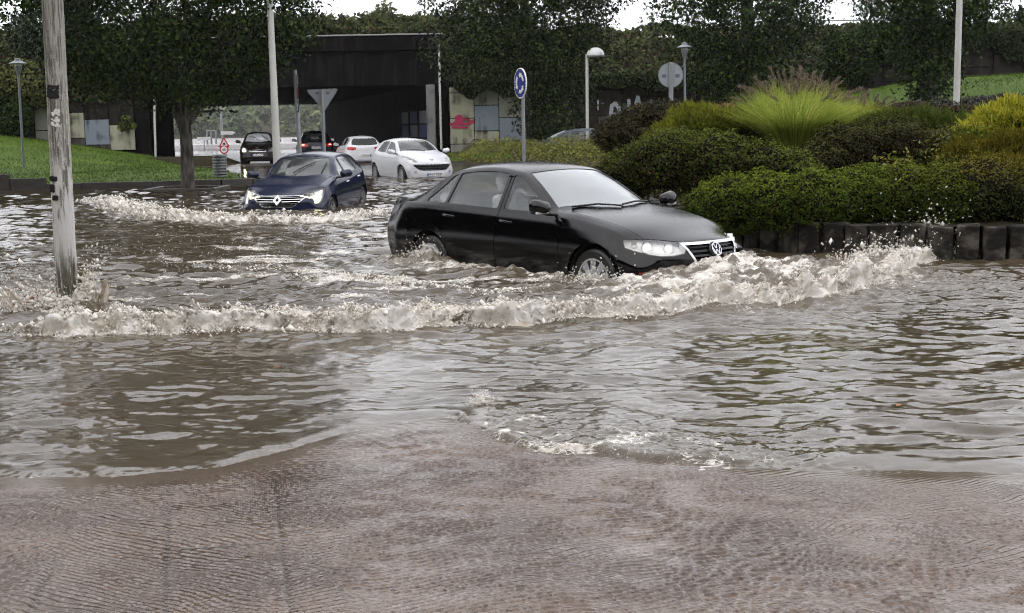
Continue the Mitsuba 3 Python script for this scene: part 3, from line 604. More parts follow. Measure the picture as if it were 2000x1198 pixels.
edge = np.array([(-7.9, 41.6), (-7.8, 40.7), (-8.1, 40.3), (-11, 39.62), (-15, 38.9), (-30, 37.8), (-60, 36.7)]); ls = shapely.LineString(edge); k = 0; n_ = int(ls.length / 1.0)
for i in range(min(n_, 46)):
    a_, b_ = np.array(ls.interpolate(i * 1.0 + .006).coords[0]), np.array(ls.interpolate(i * 1.0 + .99).coords[0]); d = b_ - a_; m = trimesh.creation.box((np.linalg.norm(d), .18, .75)); m.apply_transform(trimesh.transformations.rotation_matrix(math.atan2(d[1], d[0]), (0, 0, 1)))
    tz = .165 + .004 * (i % 3) + .30 * sst(-13.9, -14.2, (a_[0] + b_[0]) / 2) * 1.0; m.apply_translation((*((a_ + b_) / 2), tz - .375)); add('lawn__kerb_stone', m, 'wet_kerb')
# underpass
PL, PR, PY, AX = -17.7, -3.9, 66.0, np.array([-.243, .970]); LEN = 45
def shear(x0, x1, y0, z0, z1, ln): # box whose sides follow the tunnel
    k = AX[0] / AX[1]; v = [(x0, y0, z0), (x1, y0, z0), (x1 + k * ln, y0 + ln, z0), (x0 + k * ln, y0 + ln, z0)]; v += [(a, b, z1) for a, b, _ in v]
    return m3.Manifold.hull_points(np.array(v, np.float32))
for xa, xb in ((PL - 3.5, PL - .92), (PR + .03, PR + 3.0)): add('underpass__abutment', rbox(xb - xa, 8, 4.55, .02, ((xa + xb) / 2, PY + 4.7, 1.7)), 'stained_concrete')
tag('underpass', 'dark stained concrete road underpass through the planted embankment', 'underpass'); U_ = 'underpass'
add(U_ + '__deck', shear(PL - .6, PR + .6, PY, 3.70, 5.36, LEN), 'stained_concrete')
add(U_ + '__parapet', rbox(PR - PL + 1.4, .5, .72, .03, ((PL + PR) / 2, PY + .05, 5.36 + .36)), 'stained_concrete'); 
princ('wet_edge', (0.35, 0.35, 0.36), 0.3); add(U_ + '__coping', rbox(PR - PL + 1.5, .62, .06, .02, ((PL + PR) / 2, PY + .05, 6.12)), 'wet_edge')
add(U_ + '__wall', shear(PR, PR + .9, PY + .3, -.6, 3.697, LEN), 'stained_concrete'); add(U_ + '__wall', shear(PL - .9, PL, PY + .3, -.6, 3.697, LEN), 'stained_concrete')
wallpaint('pier_grey', (0.22, 0.22, 0.22), (0.05, 0.045, 0.04), .4)
add(U_ + '__pier', rbox(.42, .5, 3.9, .03, (PR + .1, PY - .02, 1.74)), 'pier_grey', 30)
princ('poster_blue', (0.03, 0.04, 0.11), 0.6); princ('poster_pale', (0.11, 0.11, 0.13), 0.6)
for i in range(3):
    y = PY + 2.0 + i * 2.6; x = PR + (y - PY - .3) * AX[0] / AX[1] - .012; d = np.array([AX[0], AX[1]]); 
    for j in range(3):
        m = trimesh.creation.box((2.0, .02, .62)); m.apply_transform(trimesh.transformations.rotation_matrix(math.atan2(d[1], d[0]), (0, 0, 1))); m.apply_translation((x, y, .75 + j * .7)); add(U_ + '__poster', m, 'poster_blue' if (i + j) % 2 else 'poster_pale')
# retaining walls of interlocking panels
def wall(key, label, x0, x1, y, ztop, zbase, colour, seed, w=1.22, zoff=None):
    tag(key, label, 'retaining wall'); rw = np.random.default_rng(seed); n = int(round((x1 - x0) / w))
    add(key + '__core', bx(x1 - x0, .5, ztop + 1.0, ((x0 + x1) / 2, y + .42, (ztop - 1.0) / 2 - .05)), 'stained_concrete')
    for i in range(n):
        xc = x0 + (i + .5) * (x1 - x0) / n; ww = (x1 - x0) / n; z = zoff(xc, i) if zoff else zbase + (.0 if i % 2 else -.62)
        while z < ztop - .05:
            z1 = min(z + 1.25, ztop)
            m = rbox(ww - .035, .16, z1 - z - .035, .015, (xc, y + .09 + rw.uniform(-.012, .012), (z + z1) / 2), 6); add(key + '__panel', m, colour(xc, (z + z1) / 2, i), 30); z = z1
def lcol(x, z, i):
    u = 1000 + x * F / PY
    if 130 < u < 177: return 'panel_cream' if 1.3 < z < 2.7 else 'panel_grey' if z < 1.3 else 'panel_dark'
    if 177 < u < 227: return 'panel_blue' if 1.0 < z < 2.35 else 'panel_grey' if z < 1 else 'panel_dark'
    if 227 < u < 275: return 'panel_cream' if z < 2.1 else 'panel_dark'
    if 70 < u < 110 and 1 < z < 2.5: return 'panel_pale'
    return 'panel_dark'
wall('retaining_wall', 'panelled retaining wall left of the underpass with cream and pale blue painted panels above the lawn', -44, PL - .7, PY, 3.75, .55, lcol, 1, 1.2, lambda x, i: .15 if 1000 + x * F / PY < 177 and 1000 + x * F / PY > 130 else -.2 if 177 < 1000 + x * F / PY < 227 else .77 if 227 < 1000 + x * F / PY < 275 else (.55 if i % 2 else -.07))
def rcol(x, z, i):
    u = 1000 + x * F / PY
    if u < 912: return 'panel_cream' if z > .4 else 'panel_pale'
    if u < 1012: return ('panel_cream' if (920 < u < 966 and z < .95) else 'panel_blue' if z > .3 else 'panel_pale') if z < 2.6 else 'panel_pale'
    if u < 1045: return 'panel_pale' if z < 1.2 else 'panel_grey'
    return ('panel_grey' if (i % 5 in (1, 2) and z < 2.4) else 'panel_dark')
wall('retaining_wall_001', 'panelled retaining wall right of the underpass with pink and white graffiti, dark towards the right', PR + 1.0, 16.5, PY, 3.55, .15, rcol, 2)
# graffiti on the right wall, as coats of paint 3 mm thick
princ('graffiti_pink', (0.42, 0.03, 0.09), 0.6); princ('graffiti_white', (0.42, 0.44, 0.50), 0.6); princ('graffiti_brown', (0.10, 0.08, 0.04), 0.6)
def paintstroke(key, pts, w, mat, y=PY - .012):
    ms = []
    P = np.array([at(u, v, y) for u, v in pts])
    for a_, b_ in zip(P[:-1], P[1:]):
        s_ = stroke((a_[0], a_[2]), (b_[0], b_[2]), w); m = trimesh.creation.extrude_polygon(Polygon(s_).buffer(w * .3), .006, engine='earcut'); ms.append(xform(m, np.array([[1, 0, 0], [0, 0, -1], [0, 1, 0]], float), (0, y, 0)))
    add(key, trimesh.util.concatenate(ms), mat)
W1 = 'retaining_wall_001__graffiti'
for k_ in range(26):
    yy_ = 244 - abs(rs.normal(0, 9)); c = (897 + rs.normal(0, 7) * (.5 + (yy_ - 224) / 26), yy_); paintstroke(W1, [c, (c[0] + rs.uniform(2, 7), c[1] + rs.uniform(-1.5, 1.5))], rs.uniform(.04, .12), 'graffiti_pink', PY - .012 - k_ * .0007)
paintstroke(W1, [(882, 243), (914, 242)], .07, 'graffiti_pink', PY - .034); paintstroke(W1, [(883, 249), (913, 249)], .07, 'graffiti_pink', PY - .036)
paintstroke(W1, [(1193, 247), (1193, 225), (1195, 207), (1202, 202), (1208, 210), (1212, 226)], .12, 'graffiti_white'); paintstroke(W1, [(1193, 228), (1200, 222), (1207, 223), (1214, 226)], .10, 'graffiti_white', PY - .02)
paintstroke(W1, [(1228, 195), (1229, 218)], .10, 'graffiti_white'); paintstroke(W1, [(1238, 218), (1246, 189), (1250, 217)], .11, 'graffiti_white'); paintstroke(W1, [(1270, 196), (1271, 208)], .09, 'graffiti_white'); paintstroke(W1, [(1168, 196), (1168, 215)], .06, 'graffiti_white')
paintstroke(W1, [(921, 278), (925, 273), (935, 273), (944, 277), (940, 284), (928, 284), (922, 281)], .03, 'graffiti_brown', PY - .03); paintstroke(W1, [(944, 280), (952, 281), (955, 286)], .03, 'graffiti_brown', PY - .03)
# verge by the right wall, and grass bank rising at the right
VERGE = [(-3.4, 65.9), (-3.2, 58.5), (-1.5, 57), (3, 56), (10, 55), (18, 52), (18, 65.9)]
def bank_z(x, y): return .12 + .25 * sst(57, 66, y) + 3.2 * sst(7.5, 24, x + .12 * (y - 46)) * sst(28, 58, y) + .04 * np.maximum(x - 22, 0)
X, Y = np.meshgrid(np.linspace(-4, 70, 150), np.linspace(26, 66, 80)); B_ = Polygon([(-3.2, 65.95), (-3.1, 58.6), (-1.6, 57.2), (3, 57), (9, 56), (11.5, 52), (13, 46), (15, 38), (18, 30), (22, 26), (70, 26), (70, 65.95)]); g_ = grid(X, Y, bank_z(X, Y) + .06 * (meshkit.fbm(P3(X, Y) * .5, 3, 3) - .5)); ok = shapely.contains_xy(B_, X, Y).ravel()[g_.faces].all(1); g_.update_faces(ok); g_.remove_unreferenced_vertices()
add('grass_bank', g_, 'lawn_green', True); tag('grass_bank', kind='structure')
q = np.column_stack([rs.uniform(-3, 26, 50000), rs.uniform(27, 66, 50000)]); q = q[shapely.contains_xy(B_, q[:, 0], q[:, 1])]
add('bank_grass', blades(np.column_stack([q, bank_z(q[:, 0], q[:, 1]) - .03]), 0, rs.uniform(.06, .16, len(q)), rs.uniform(.01, .022, len(q)), rs), 'lawn_green'); tag('bank_grass', 'mown green grass blades on the bank at the right', 'grass', kind='stuff')
wall('retaining_wall_002', 'dark weathered retaining wall at the top of the grass bank on the right', 16.5, 46, PY + .4, 5.6, 2.2, lambda x, z, i: 'panel_dark', 3, 1.5)
# embankment
def emb_z(x, y):
    t = sst(PY + .6, PY + 9, y); base = np.where(x < PL - 1, 3.6, np.where(x > 16.5, 5.4, np.where((x > PL - 1) & (x < PR + 1), 6.0, 3.4)))
    return base + (np.interp(x, [-60, -20, -10, 5, 15, 30, 60], [6.7, 6.8, 6.9, 6.4, 6.2, 6.2, 6.0]) - base) * t - 1.0 * sst(78, 92, y)
X, Y = np.meshgrid(np.linspace(-80, 90, 180), np.concatenate([np.linspace(PY + .62, 80, 26), np.linspace(82, 140, 10)])); add('embankment', grid(X, Y, emb_z(X, Y)), 'soil', True); tag('embankment', kind='structure')
# hills beyond the underpass
def hill_z(x, y): return -1.0 + 26 * sst(640, 1000, y)
X, Y = np.meshgrid(np.linspace(-900, 700, 60), np.linspace(600, 1150, 40)); add('hill', grid(X, Y, hill_z(X, Y)), 'soil', True); tag('hill', kind='structure')

# ------------------------------------------------------------------ leaves, crowns, shrubs
def leafmesh(P, N, S, rs, aspect=.55, jitter=.7, fold=.25):
    """folded rhombic leaves at P, facing roughly N"""
    n = len(P); d = rs.normal(size=(n, 3)); nn = N + jitter * d; nn /= np.linalg.norm(nn, axis=1, keepdims=True)
    t = np.cross(nn, rs.normal(size=(n, 3))); t /= np.linalg.norm(t, axis=1, keepdims=True); b = np.cross(nn, t); S = S[:, None]
    v = np.stack([P - t * S * .5, P + b * S * aspect * .5 + nn * S * fold * .3, P + t * S * .5, P - b * S * aspect * .5 + nn * S * fold * .3], 1)
    i = 4 * np.arange(n)[:, None]; f = np.concatenate([i + [0, 1, 2], i + [0, 2, 3]])
    return v.reshape(-1, 3), f
def needles(P, D, L, wd, rs, bend=.25):
    """thin two-faced sprigs from P along D"""
    n = len(P); w = np.cross(D, rs.normal(size=(n, 3))); w /= np.linalg.norm(w, axis=1, keepdims=True); L = L[:, None]; wd = wd[:, None]; k = rs.normal(0, bend, (n, 3)) * L
    v = np.stack([P, P + D * L * .5 + w * wd, P + D * L + k, P + D * L * .5 - w * wd], 1); i = 4 * np.arange(n)[:, None]
    return v.reshape(-1, 3), np.concatenate([i + [0, 1, 2], i + [0, 2, 3]])
def vcol(pal, n, rs, per=4, w=None):
    pal = np.array(pal, float); c = pal[rs.choice(len(pal), n, p=w)] * rs.uniform(.7, 1.3, (n, 1)); return np.repeat(c, per, 0)
for k_, sp_, rg_ in (('leaf', .09, .42), ('dull_leaf', .07, .6)):
    scene[k_] = {'type': 'twosided', 'bsdf': {'type': 'principled', 'base_color': {'type': 'mesh_attribute', 'name': 'vertex_color'}, 'roughness': rg_, 'specular': sp_}}
scene['thin_leaf'] = {'type': 'principledthin', 'base_color': {'type': 'mesh_attribute', 'name': 'vertex_color'}, 'roughness': 0.6, 'diff_trans': 0.9, 'eta': 1.3}
def _bark(p, n, uv): return mix((0.025, 0.021, 0.017), (0.11, 0.10, 0.085), smoothstep(.3, .75, fbm(p.x * 14, p.y * 14, p.z * 3, 4)))
princ('bark', proc(_bark), 0.85, bump=proc(lambda p, n, uv: fbm(p.x * 18, p.y * 18, p.z * 5, 3), 4e-3), bscale=.03)
princ('twig', (0.010, 0.009, 0.005), 0.9, spec=0.05)
def blobpts(blobs, n, rs, depth=.45, lump=.35, freq=1.3, seed=0):
    """points through the outer volume of a union of lumpy ellipsoids, and their outward directions"""
    b = np.array(blobs, float); A = (b[:, 3] * b[:, 4] + b[:, 4] * b[:, 5] + b[:, 3] * b[:, 5]); i = rs.choice(len(b), n, p=A / A.sum())
    d = rs.normal(size=(n, 3)); d /= np.linalg.norm(d, axis=1, keepdims=True)
    f = 1 + lump * (meshkit.fbm(d * freq * 2 + b[i, :3] * 1.7 + seed, 3, 5) - .5) * 2; r = f * (1 - depth * rs.uniform(0, 1, n) ** 1.6)
    P = b[i, :3] + d * r[:, None] * b[i, 3:6]
    inside = np.zeros(n, bool)
    for k in range(len(b)): inside |= (i != k) & ((((P - b[k, :3]) / (b[k, 3:6] * .72)) ** 2).sum(1) < 1)
    nrm = d / b[i, 3:6]; nrm /= np.linalg.norm(nrm, axis=1, keepdims=True)
    return P[~inside], nrm[~inside]
def clumps(P, N, k, r, rs):
    """gather points into small sprays so that a crown shows light and dark tufts"""
    n = len(P); return np.repeat(P, k, 0) + rs.normal(0, r, (n * k, 3)) * [1, 1, .7], np.repeat(N, k, 0)
GREEN = [(0.012, 0.026, 0.006), (0.019, 0.038, 0.008), (0.030, 0.052, 0.010), (0.011, 0.021, 0.007), (0.044, 0.066, 0.014)]
def tree(key, label, base, trunk_r, limbs, blobs, n, leaf, pal, seed, group=None, k=14, cr=.22, trunk_h=None, mat='leaf'):
    rs = np.random.default_rng(seed); key = free(key); tag(key, label, 'tree', group)
    base = np.array(base, float); bl = np.array(blobs, float).copy(); bl[:, :3] += base
    top = bl[:, 2].max(); th = trunk_h or (bl[:, 2].mean() - base[2])
    pts = [base + (0, 0, -.6), base + (0, 0, .0), base + (.02, 0, .35), base + (.03, .02, th * .5), base + (.0, .05, th), base + (.05, .1, th * 1.6)]
    ms = [tube(pts, [trunk_r * 1.7, trunk_r * 1.45, trunk_r * 1.05, trunk_r * .92, trunk_r * .75, trunk_r * .3], 14)]
    for j in range(limbs):
        c = bl[rs.integers(len(bl)), :3] + rs.normal(0, .4, 3); s0 = base + (0, 0, th * rs.uniform(.55, 1.1)); mid = (s0 + c) / 2 + (0, 0, .25)
        ms.append(tube([s0, mid, c, c + (c - mid) * .5], [trunk_r * .4, trunk_r * .26, trunk_r * .13, .01], 7))
    add(key + '__trunk', trimesh.util.concatenate(ms), 'bark', 40)
    P, N = blobpts(bl, int(n / k * 1.5), rs, .75, .4, 1.0, seed); P, N = clumps(P, N, k, cr, rs); P, N = P[:n], N[:n]
    N = N * .5 + [0, 0, .55]; v, f = leafmesh(P, N, leaf * rs.uniform(.6, 1.3, len(P)), rs)
    tone = np.repeat(meshkit.fbm(P * .9, 3, seed), 4)[:, None] * 1.2 + .4
    add(key + '__crown', trimesh.Trimesh(v, f, process=False), mat, False, color=vcol(pal, len(P), rs) * tone)
    return key
def bush(key, label, blobs, n, leaf, pal, seed, style='leaf', group=None, cat='shrub', core=.80, lump=.3, mat='leaf', freq=1.6, depth=.28, up=.3, tips=None):
    rs = np.random.default_rng(seed); key = free(key); tag(key, label, cat, group); bl = np.array(blobs, float)
    ms = []
    for b in bl:
        s = trimesh.creation.icosphere(3); d = s.vertices.copy(); f = core * (1 + lump * (meshkit.fbm(d * freq * 2 + b[:3] * 1.7 + seed, 3, 5) - .5) * 2); s.vertices = b[:3] + d * f[:, None] * b[3:6]; ms.append(s)
    add(key + '__branches', trimesh.util.concatenate(ms), 'twig', True)
    P, N = blobpts(bl, n, rs, depth, lump, freq, seed); zmin = (bl[:, 2] - bl[:, 5]).min(); ok = P[:, 2] > 0.0; P, N = P[ok], N[ok]
    sc_ = bl[:, 3:].mean(); q_ = meshkit.fbm(P * (3.2 / sc_), 3, seed + 9) - .5; P = P + N * (q_ * sc_ * .55)[:, None]
    if style == 'leaf': v, f = leafmesh(P, N * .8 + [0, 0, up], leaf * rs.uniform(.6, 1.35, len(P)), rs, .5)
    else:
        D = N + [0, 0, up] + rs.normal(0, .35, N.shape); D /= np.linalg.norm(D, axis=1, keepdims=True); v, f = needles(P, D, leaf * rs.uniform(.5, 1.4, len(P)), leaf * rs.uniform(.05, .10, len(P)), rs)
    c = vcol(pal, len(P), rs) * (np.repeat(meshkit.fbm(P * 3.0, 3, seed), 4)[:, None] * 1.1 + .45)
    if tips is not None:
        t = np.repeat(np.clip(N[:, 2] * 1.4 - .25, 0, 1) * rs.uniform(.2, 1, len(P)), 4)[:, None]; c = c * (1 - t) + t * np.array(tips) * np.repeat(rs.uniform(.7, 1.2, (len(P), 1)), 4, 0)
    add(key + '__foliage', trimesh.Trimesh(v, f, process=False), mat, False, color=c)
    return key

# ------------------------------------------------------------------ trees
tree('plane_tree', 'large dark leafy tree standing in the flood at the kerb of the left lawn', (-9.1, 37.7, -.35), .19, 14,
     [(.1, 0, 4.6, 3.0, 2.8, 1.6), (-2.2, .3, 5.2, 1.9, 2.2, 1.6), (2.0, 0, 5.6, 2.0, 2.2, 1.5), (0, 0, 7.6, 4.2, 3.8, 2.6), (-1.6, 0, 9.8, 3.0, 2.8, 2.2), (1.6, .4, 9.9, 2.8, 2.8, 2.2), (0, 0, 11.8, 2.4, 2.2, 1.6), (-.5, -.3, 3.5, 1.6, 1.4, .9), (1.6, .2, 4.2, 1.4, 1.4, .9), (-2.3, 0, 3.7, 1.5, 1.4, .8), (2.3, .2, 5.0, 1.5, 1.4, 1.2), (.6, 0, 3.2, 1.1, 1.1, .7)], 72000, .142, GREEN, 21, trunk_h=3.0)
tree('overhanging_tree', 'dark tree at the left edge of the photograph whose twigs hang into the corner', (-15.2, 33.0, -.35), .2, 8,
     [(0, 0, 6.2, 3.2, 3.0, 2.2), (1.6, -.5, 5.3, 2.2, 2.0, 1.3), (0, 0, 9, 3.2, 3, 2.6), (0, 0, 11.2, 2.2, 2.2, 1.6)], 26000, .16, GREEN, 22)
tree('bushy_tree', 'broad dense tree right of the underpass with foliage down to the grass', (.75, 57.0, .2), .22, 12,
     [(1.0, 0, 2.8, 1.6, 1.7, 2.3), (-1.7, 0, 4.9, 2.6, 2.4, 1.5), (1.3, 0, 4.9, 2.5, 2.2, 1.9), (-1.0, 0, 7.2, 3.2, 2.8, 2.2), (1.7, 0, 7.0, 2.4, 2.4, 2.0), (.2, 0, 9.6, 3.0, 2.8, 2.2), (.2, 0, 11.4, 1.8, 1.8, 1.4), (.9, -.2, 1.5, 1.1, 1.1, 1.3)], 46000, .172, [(0.014, 0.027, 0.008), (0.022, 0.039, 0.010), (0.033, 0.052, 0.013), (0.012, 0.021, 0.008), (0.055, 0.072, 0.02)], 23)
tree('upright_tree', 'tall dark tree behind the street lamps to the right of the round sign', (9.4, 53.5, .4), .22, 10,
     [(0, 0, 3.4, 2.4, 2.2, 2.6), (-.8, 0, 5.8, 2.8, 2.4, 2.2), (1.0, 0, 5.8, 2.4, 2.2, 2.2), (0, 0, 8.2, 2.6, 2.4, 2.4), (0, 0, 10.4, 1.8, 1.8, 1.8)], 34000, .172, GREEN, 24)
tree('leaning_tree', 'dark tree with a flared stem on the grass bank behind the pale lamp column', (14.8, 47.5, 1.75), .30, 10,
     [(0, 0, 2.0, 1.2, 1.1, 1.5), (0, 0, .9, .62, .6, .8), (-.5, 0, 4.0, 2.1, 2.0, 1.6), (.9, 0, 4.0, 1.9, 1.9, 1.6), (0, 0, 6.0, 2.4, 2.2, 1.9), (0, 0, 8.0, 1.9, 1.8, 1.7)], 31000, .158, GREEN, 25)
tree('slope_tree', 'grey green tree on the embankment behind the foreground pole', (-23.6, 71.5, 5.0), .15, 6, [(0, 0, 2.6, 1.9, 1.8, 1.8), (.5, 0, 4.2, 1.3, 1.3, 1.3), (-1.2, 0, 1.8, 1.4, 1.3, 1.2)], 9000, .24, [(0.03, 0.05, 0.03), (0.045, 0.065, 0.035)], 26)
tree('edge_tree', 'dark tree at the right end of the embankment by the edge of the photograph', (27.5, 69, 4.5), .2, 6, [(0, 0, 1.6, 2.4, 2, 1.5), (1.0, 0, 3.4, 2.2, 2, 1.6), (-1.6, 0, .6, 1.5, 1.4, 1.2)], 9000, .26, GREEN, 27)
# scrub that covers the embankment
rs = np.random.default_rng(31)
def scrub(key, label, x0, x1, y0, y1, n, hgt, pal, seed, leaf=.26):
    rs = np.random.default_rng(seed); x, y = rs.uniform(x0, x1, n), rs.uniform(y0, y1, n); lumps = meshkit.fbm(P3(x * .45, y * .45), 3, seed)
    P = np.column_stack([x, y, emb_z(x, y) + hgt * lumps ** 1.5 * 2.0 * rs.uniform(.1, 1, n) ** .5 - .05]); v, f = leafmesh(P, np.tile([0, -.5, .7], (n, 1)), leaf * rs.uniform(.5, 1.4, n), rs, .5, .8)
    add(key, trimesh.Trimesh(v, f, process=False), 'dull_leaf', False, color=vcol(pal, n, rs) * (np.repeat(meshkit.fbm(P * .7, 3, seed + 1), 4)[:, None] * 1.5 + .25)); tag(key, label, 'undergrowth', kind='stuff')
SCR = [(0.040, 0.058, 0.018), (0.060, 0.078, 0.024), (0.030, 0.042, 0.018), (0.085, 0.090, 0.035), (0.05, 0.04, 0.02)]
scrub('scrub', 'tangled olive undergrowth covering the embankment and the top of the walls', -45, 42, PY + .3, 78, 62000, .8, SCR, 41, .30)
scrub('portal_scrub', 'dense shrubs along the top of the underpass parapet', -20, 1, PY + .5, 76, 24000, 1.2, SCR, 43, .24)
rs = np.random.default_rng(44)
# brambles that hang over the retaining walls
def hang(key, label, x0, x1, y, ztop, drop, n, pal, seed, leaf=.22):
    rs = np.random.default_rng(seed); x = rs.uniform(x0, x1, n); dr_ = drop * (.25 + 1.5 * np.clip(meshkit.fbm(P3(x * .55, 0 * x), 3, seed) - .15, 0, 1)) * rs.uniform(0, 1, n) ** .8
    bulge = .25 + .9 * meshkit.fbm(P3(x * .6, dr_ * .8), 3, seed + 2); P = np.column_stack([x, y - bulge * rs.uniform(.3, 1, n), ztop + .35 - dr_]); v, f = leafmesh(P, np.tile([0, -.6, .6], (n, 1)), leaf * rs.uniform(.5, 1.3, n), rs, .5, .8)
    add(key, trimesh.Trimesh(v, f, process=False), 'dull_leaf', False, color=vcol(pal, n, rs) * (np.repeat(meshkit.fbm(P * .8, 3, seed + 1), 4)[:, None] * 1.4 + .3)); tag(key, label, 'brambles', kind='stuff')
hang('brambles', 'brambles and ivy hanging over the left retaining wall', -44, -18.8, PY, 3.9, 1.3, 16000, SCR, 51)
hang('brambles_001', 'dark ivy hanging over the right retaining wall', -2.6, 16.6, PY, 3.7, 1.0, 16000, [(0.02, 0.03, 0.012), (0.035, 0.048, 0.018)], 52)
hang('brambles_002', 'dark ivy hanging over the upper wall above the grass bank', 15.4, 44, PY + .4, 5.7, 1.8, 16000, [(0.02, 0.03, 0.012), (0.035, 0.048, 0.018)], 53)
bush('golden_bush', 'yellow green bush above the left wall behind the small street lamp', [(-25.6, 65.2, 4.0, 1.6, 1.0, 1.3), (-23.2, 65.3, 4.1, 1.4, 1.0, 1.2), (-28, 65.2, 3.6, 1.6, 1, 1.5)], 12000, .2, [(0.10, 0.11, 0.03), (0.13, 0.13, 0.04), (0.06, 0.07, 0.02)], 61, mat='dull_leaf')
bush('dark_bush', 'dark bush under the yellow green one at the left edge, against the wall', [(-26.5, 64.6, 2.3, 1.5, .8, 1.2), (-23.9, 64.9, 2.6, 1.0, .7, 1.0)], 8000, .2, GREEN, 62, mat='dull_leaf')
bush('corner_bush', 'dark ivy bush at the step between the two right retaining walls', [(16.6, 65.7, 4.5, 1.5, .9, 1.4), (18.2, 65.9, 5.2, 1.2, .8, .9)], 7000, .17, GREEN, 64, mat='dull_leaf')
bush('wall_plant', 'small yellow green plant growing at the end of the left wall', [(-18.6, 65.4, 2.2, .22, .2, .32), (-18.4, 65.45, 1.95, .3, .2, .14), (-18.85, 65.5, 1.9, .2, .2, .2)], 420, .2, [(0.09, 0.12, 0.03), (0.06, 0.08, 0.02)], 63)
# pale woods seen through the underpass
rs = np.random.default_rng(71); hp = []
for i in range(120):
    y = rs.uniform(640, 960); x = rs.uniform(-.40, -.05) * y; hp.append((x, y, hill_z(np.array(x), np.array(y)) + 4.0, rs.uniform(9, 16), rs.uniform(9, 16), rs.uniform(7, 12)))
P, N = blobpts(hp, 26000, rs, .5, .4, 1.0, 3); v, f = leafmesh(P, N * .5 + [0, -.2, .5], 4.6 * rs.uniform(.5, 1.3, len(P)), rs)
add('far_wood', trimesh.Trimesh(v, f, process=False), 'dull_leaf', False, color=vcol([(0.075, 0.10, 0.045), (0.10, 0.12, 0.05), (0.06, 0.08, 0.045)], len(P), rs) * (np.repeat(meshkit.fbm(P * .12, 3, 7), 4)[:, None] * 1.1 + .45)); tag('far_wood', 'hazy pale green wood on the hillside seen through the underpass', 'wood', kind='stuff')
princ('white_paint', (0.8, 0.8, 0.8), 0.5)
add('white_barrier', rbox(60, .4, .62, .05, (-32, 151, -.1)), 'white_paint'); tag('white_barrier', 'long low white barrier beyond the far end of the underpass', 'barrier')
# ------------------------------------------------------------------ the planted roundabout island
ISL = np.array([(30, 15.6), (18, 15.0), (9, 14.85), (6.6, 14.85), (5.5, 15.0), (4.5, 15.35), (3.7, 15.9), (3.1, 16.7), (2.75, 17.8), (2.5, 20), (2.0, 24), (1.0, 30), (-.3, 37), (-1.5, 44), (-2.35, 50), (-1.6, 53.5), (3, 54.5), (10, 53.5), (18, 48), (26, 38), (30, 28)])
_t = np.arange(len(ISL)); _ls = shapely.LineString(ISL); ISLP = Polygon(ISL)
def isl_z(x, y):
    xy = np.stack([np.ravel(x), np.ravel(y)], 1); d = shapely.distance(shapely.boundary(ISLP), shapely.points(xy)).reshape(np.shape(x))
    return .34 + .80 * sst(0, 5.5, d) * (1 - sst(24, 40, np.asarray(y)) * .85)
X, Y = np.meshgrid(np.linspace(-2.4, 30, 110), np.linspace(14.8, 54.5, 130)); g_ = grid(X, Y, isl_z(X, Y)); ok = shapely.contains_xy(ISLP.buffer(-.08), X, Y).ravel()[g_.faces].all(1); g_.update_faces(ok); g_.remove_unreferenced_vertices()
add('planting_bed', g_, 'soil', True); tag('planting_bed', kind='structure')
def _stone(p, n, uv):
    g = fbm(p.x * 5, p.y * 5, p.z * 5, 4); s = fbm(p.x * 11, p.y * 11, p.z * 1.5, 3); return mix(mix((0.016, 0.014, 0.012), (0.105, 0.094, 0.08), smoothstep(.42, .72, g)), (0.015, 0.017, 0.010), smoothstep(.5, .75, s) * .8)
princ('wall_stone', proc(_stone), 0.55, spec=0.15, bump=proc(lambda p, n, uv: fbm(p.x * 22, p.y * 22, p.z * 22, 3), 3e-3), bscale=.02)
tag('edging_wall', 'low wall of upright dark stone blocks round the planted roundabout', 'wall')
rs = np.random.default_rng(81); pos = 0.0; tot = _ls.length; cnt = 0
s0 = _ls.project(shapely.Point(16, 15.0)); pos = s0
while cnt < 90 and pos < tot * .62:
    w = rs.uniform(.26, .33); a_, b_ = np.array(_ls.interpolate(pos).coords[0]), np.array(_ls.interpolate(pos + w).coords[0]); d = b_ - a_; L = np.linalg.norm(d)
    m = rbox(L - .028, .26, 1.15 + rs.uniform(-.03, .02), .02, (0, 0, 0), 6); t_ = tm(m); t_ = t_.subdivide(); t_.vertices += (meshkit.fbm(t_.vertices * 6 + cnt, 3, 5) - .5)[:, None] * .03 * np.sign(t_.vertices)
    t_.apply_transform(trimesh.transformations.rotation_matrix(rs.normal(0, .02), (0, 1, 0))); t_.apply_transform(trimesh.transformations.rotation_matrix(math.atan2(d[1], d[0]), (0, 0, 1))); nrm_ = np.array([-d[1], d[0]]) / L
    t_.apply_translation((*((a_ + b_) / 2 + nrm_ * rs.uniform(-.015, .015)), -.19)); add('edging_wall__stone_block', t_, 'wall_stone', 40); pos += w; cnt += 1
def B(u, v, d, rx, ry, rz): c = at(u, v, d); return (c[0], c[1], c[2], rx, ry, rz)
DK = [(0.026, 0.050, 0.005), (0.040, 0.070, 0.007), (0.058, 0.090, 0.009), (0.045, 0.042, 0.008)]; PUR = [(0.030, 0.030, 0.012), (0.045, 0.035, 0.014), (0.022, 0.026, 0.010), (0.05, 0.055, 0.02), (0.055, 0.028, 0.014)]
YG = [(0.13, 0.165, 0.018), (0.095, 0.13, 0.016), (0.17, 0.19, 0.028), (0.06, 0.09, 0.012)]; GOLD = [(0.44, 0.46, 0.05), (0.34, 0.39, 0.05), (0.54, 0.52, 0.07), (0.18, 0.23, 0.03)]
AMB = [(0.16, 0.15, 0.018), (0.11, 0.125, 0.018), (0.20, 0.165, 0.024), (0.06, 0.085, 0.014)]
FR = 'dark spreading shrubs behind the edging wall'
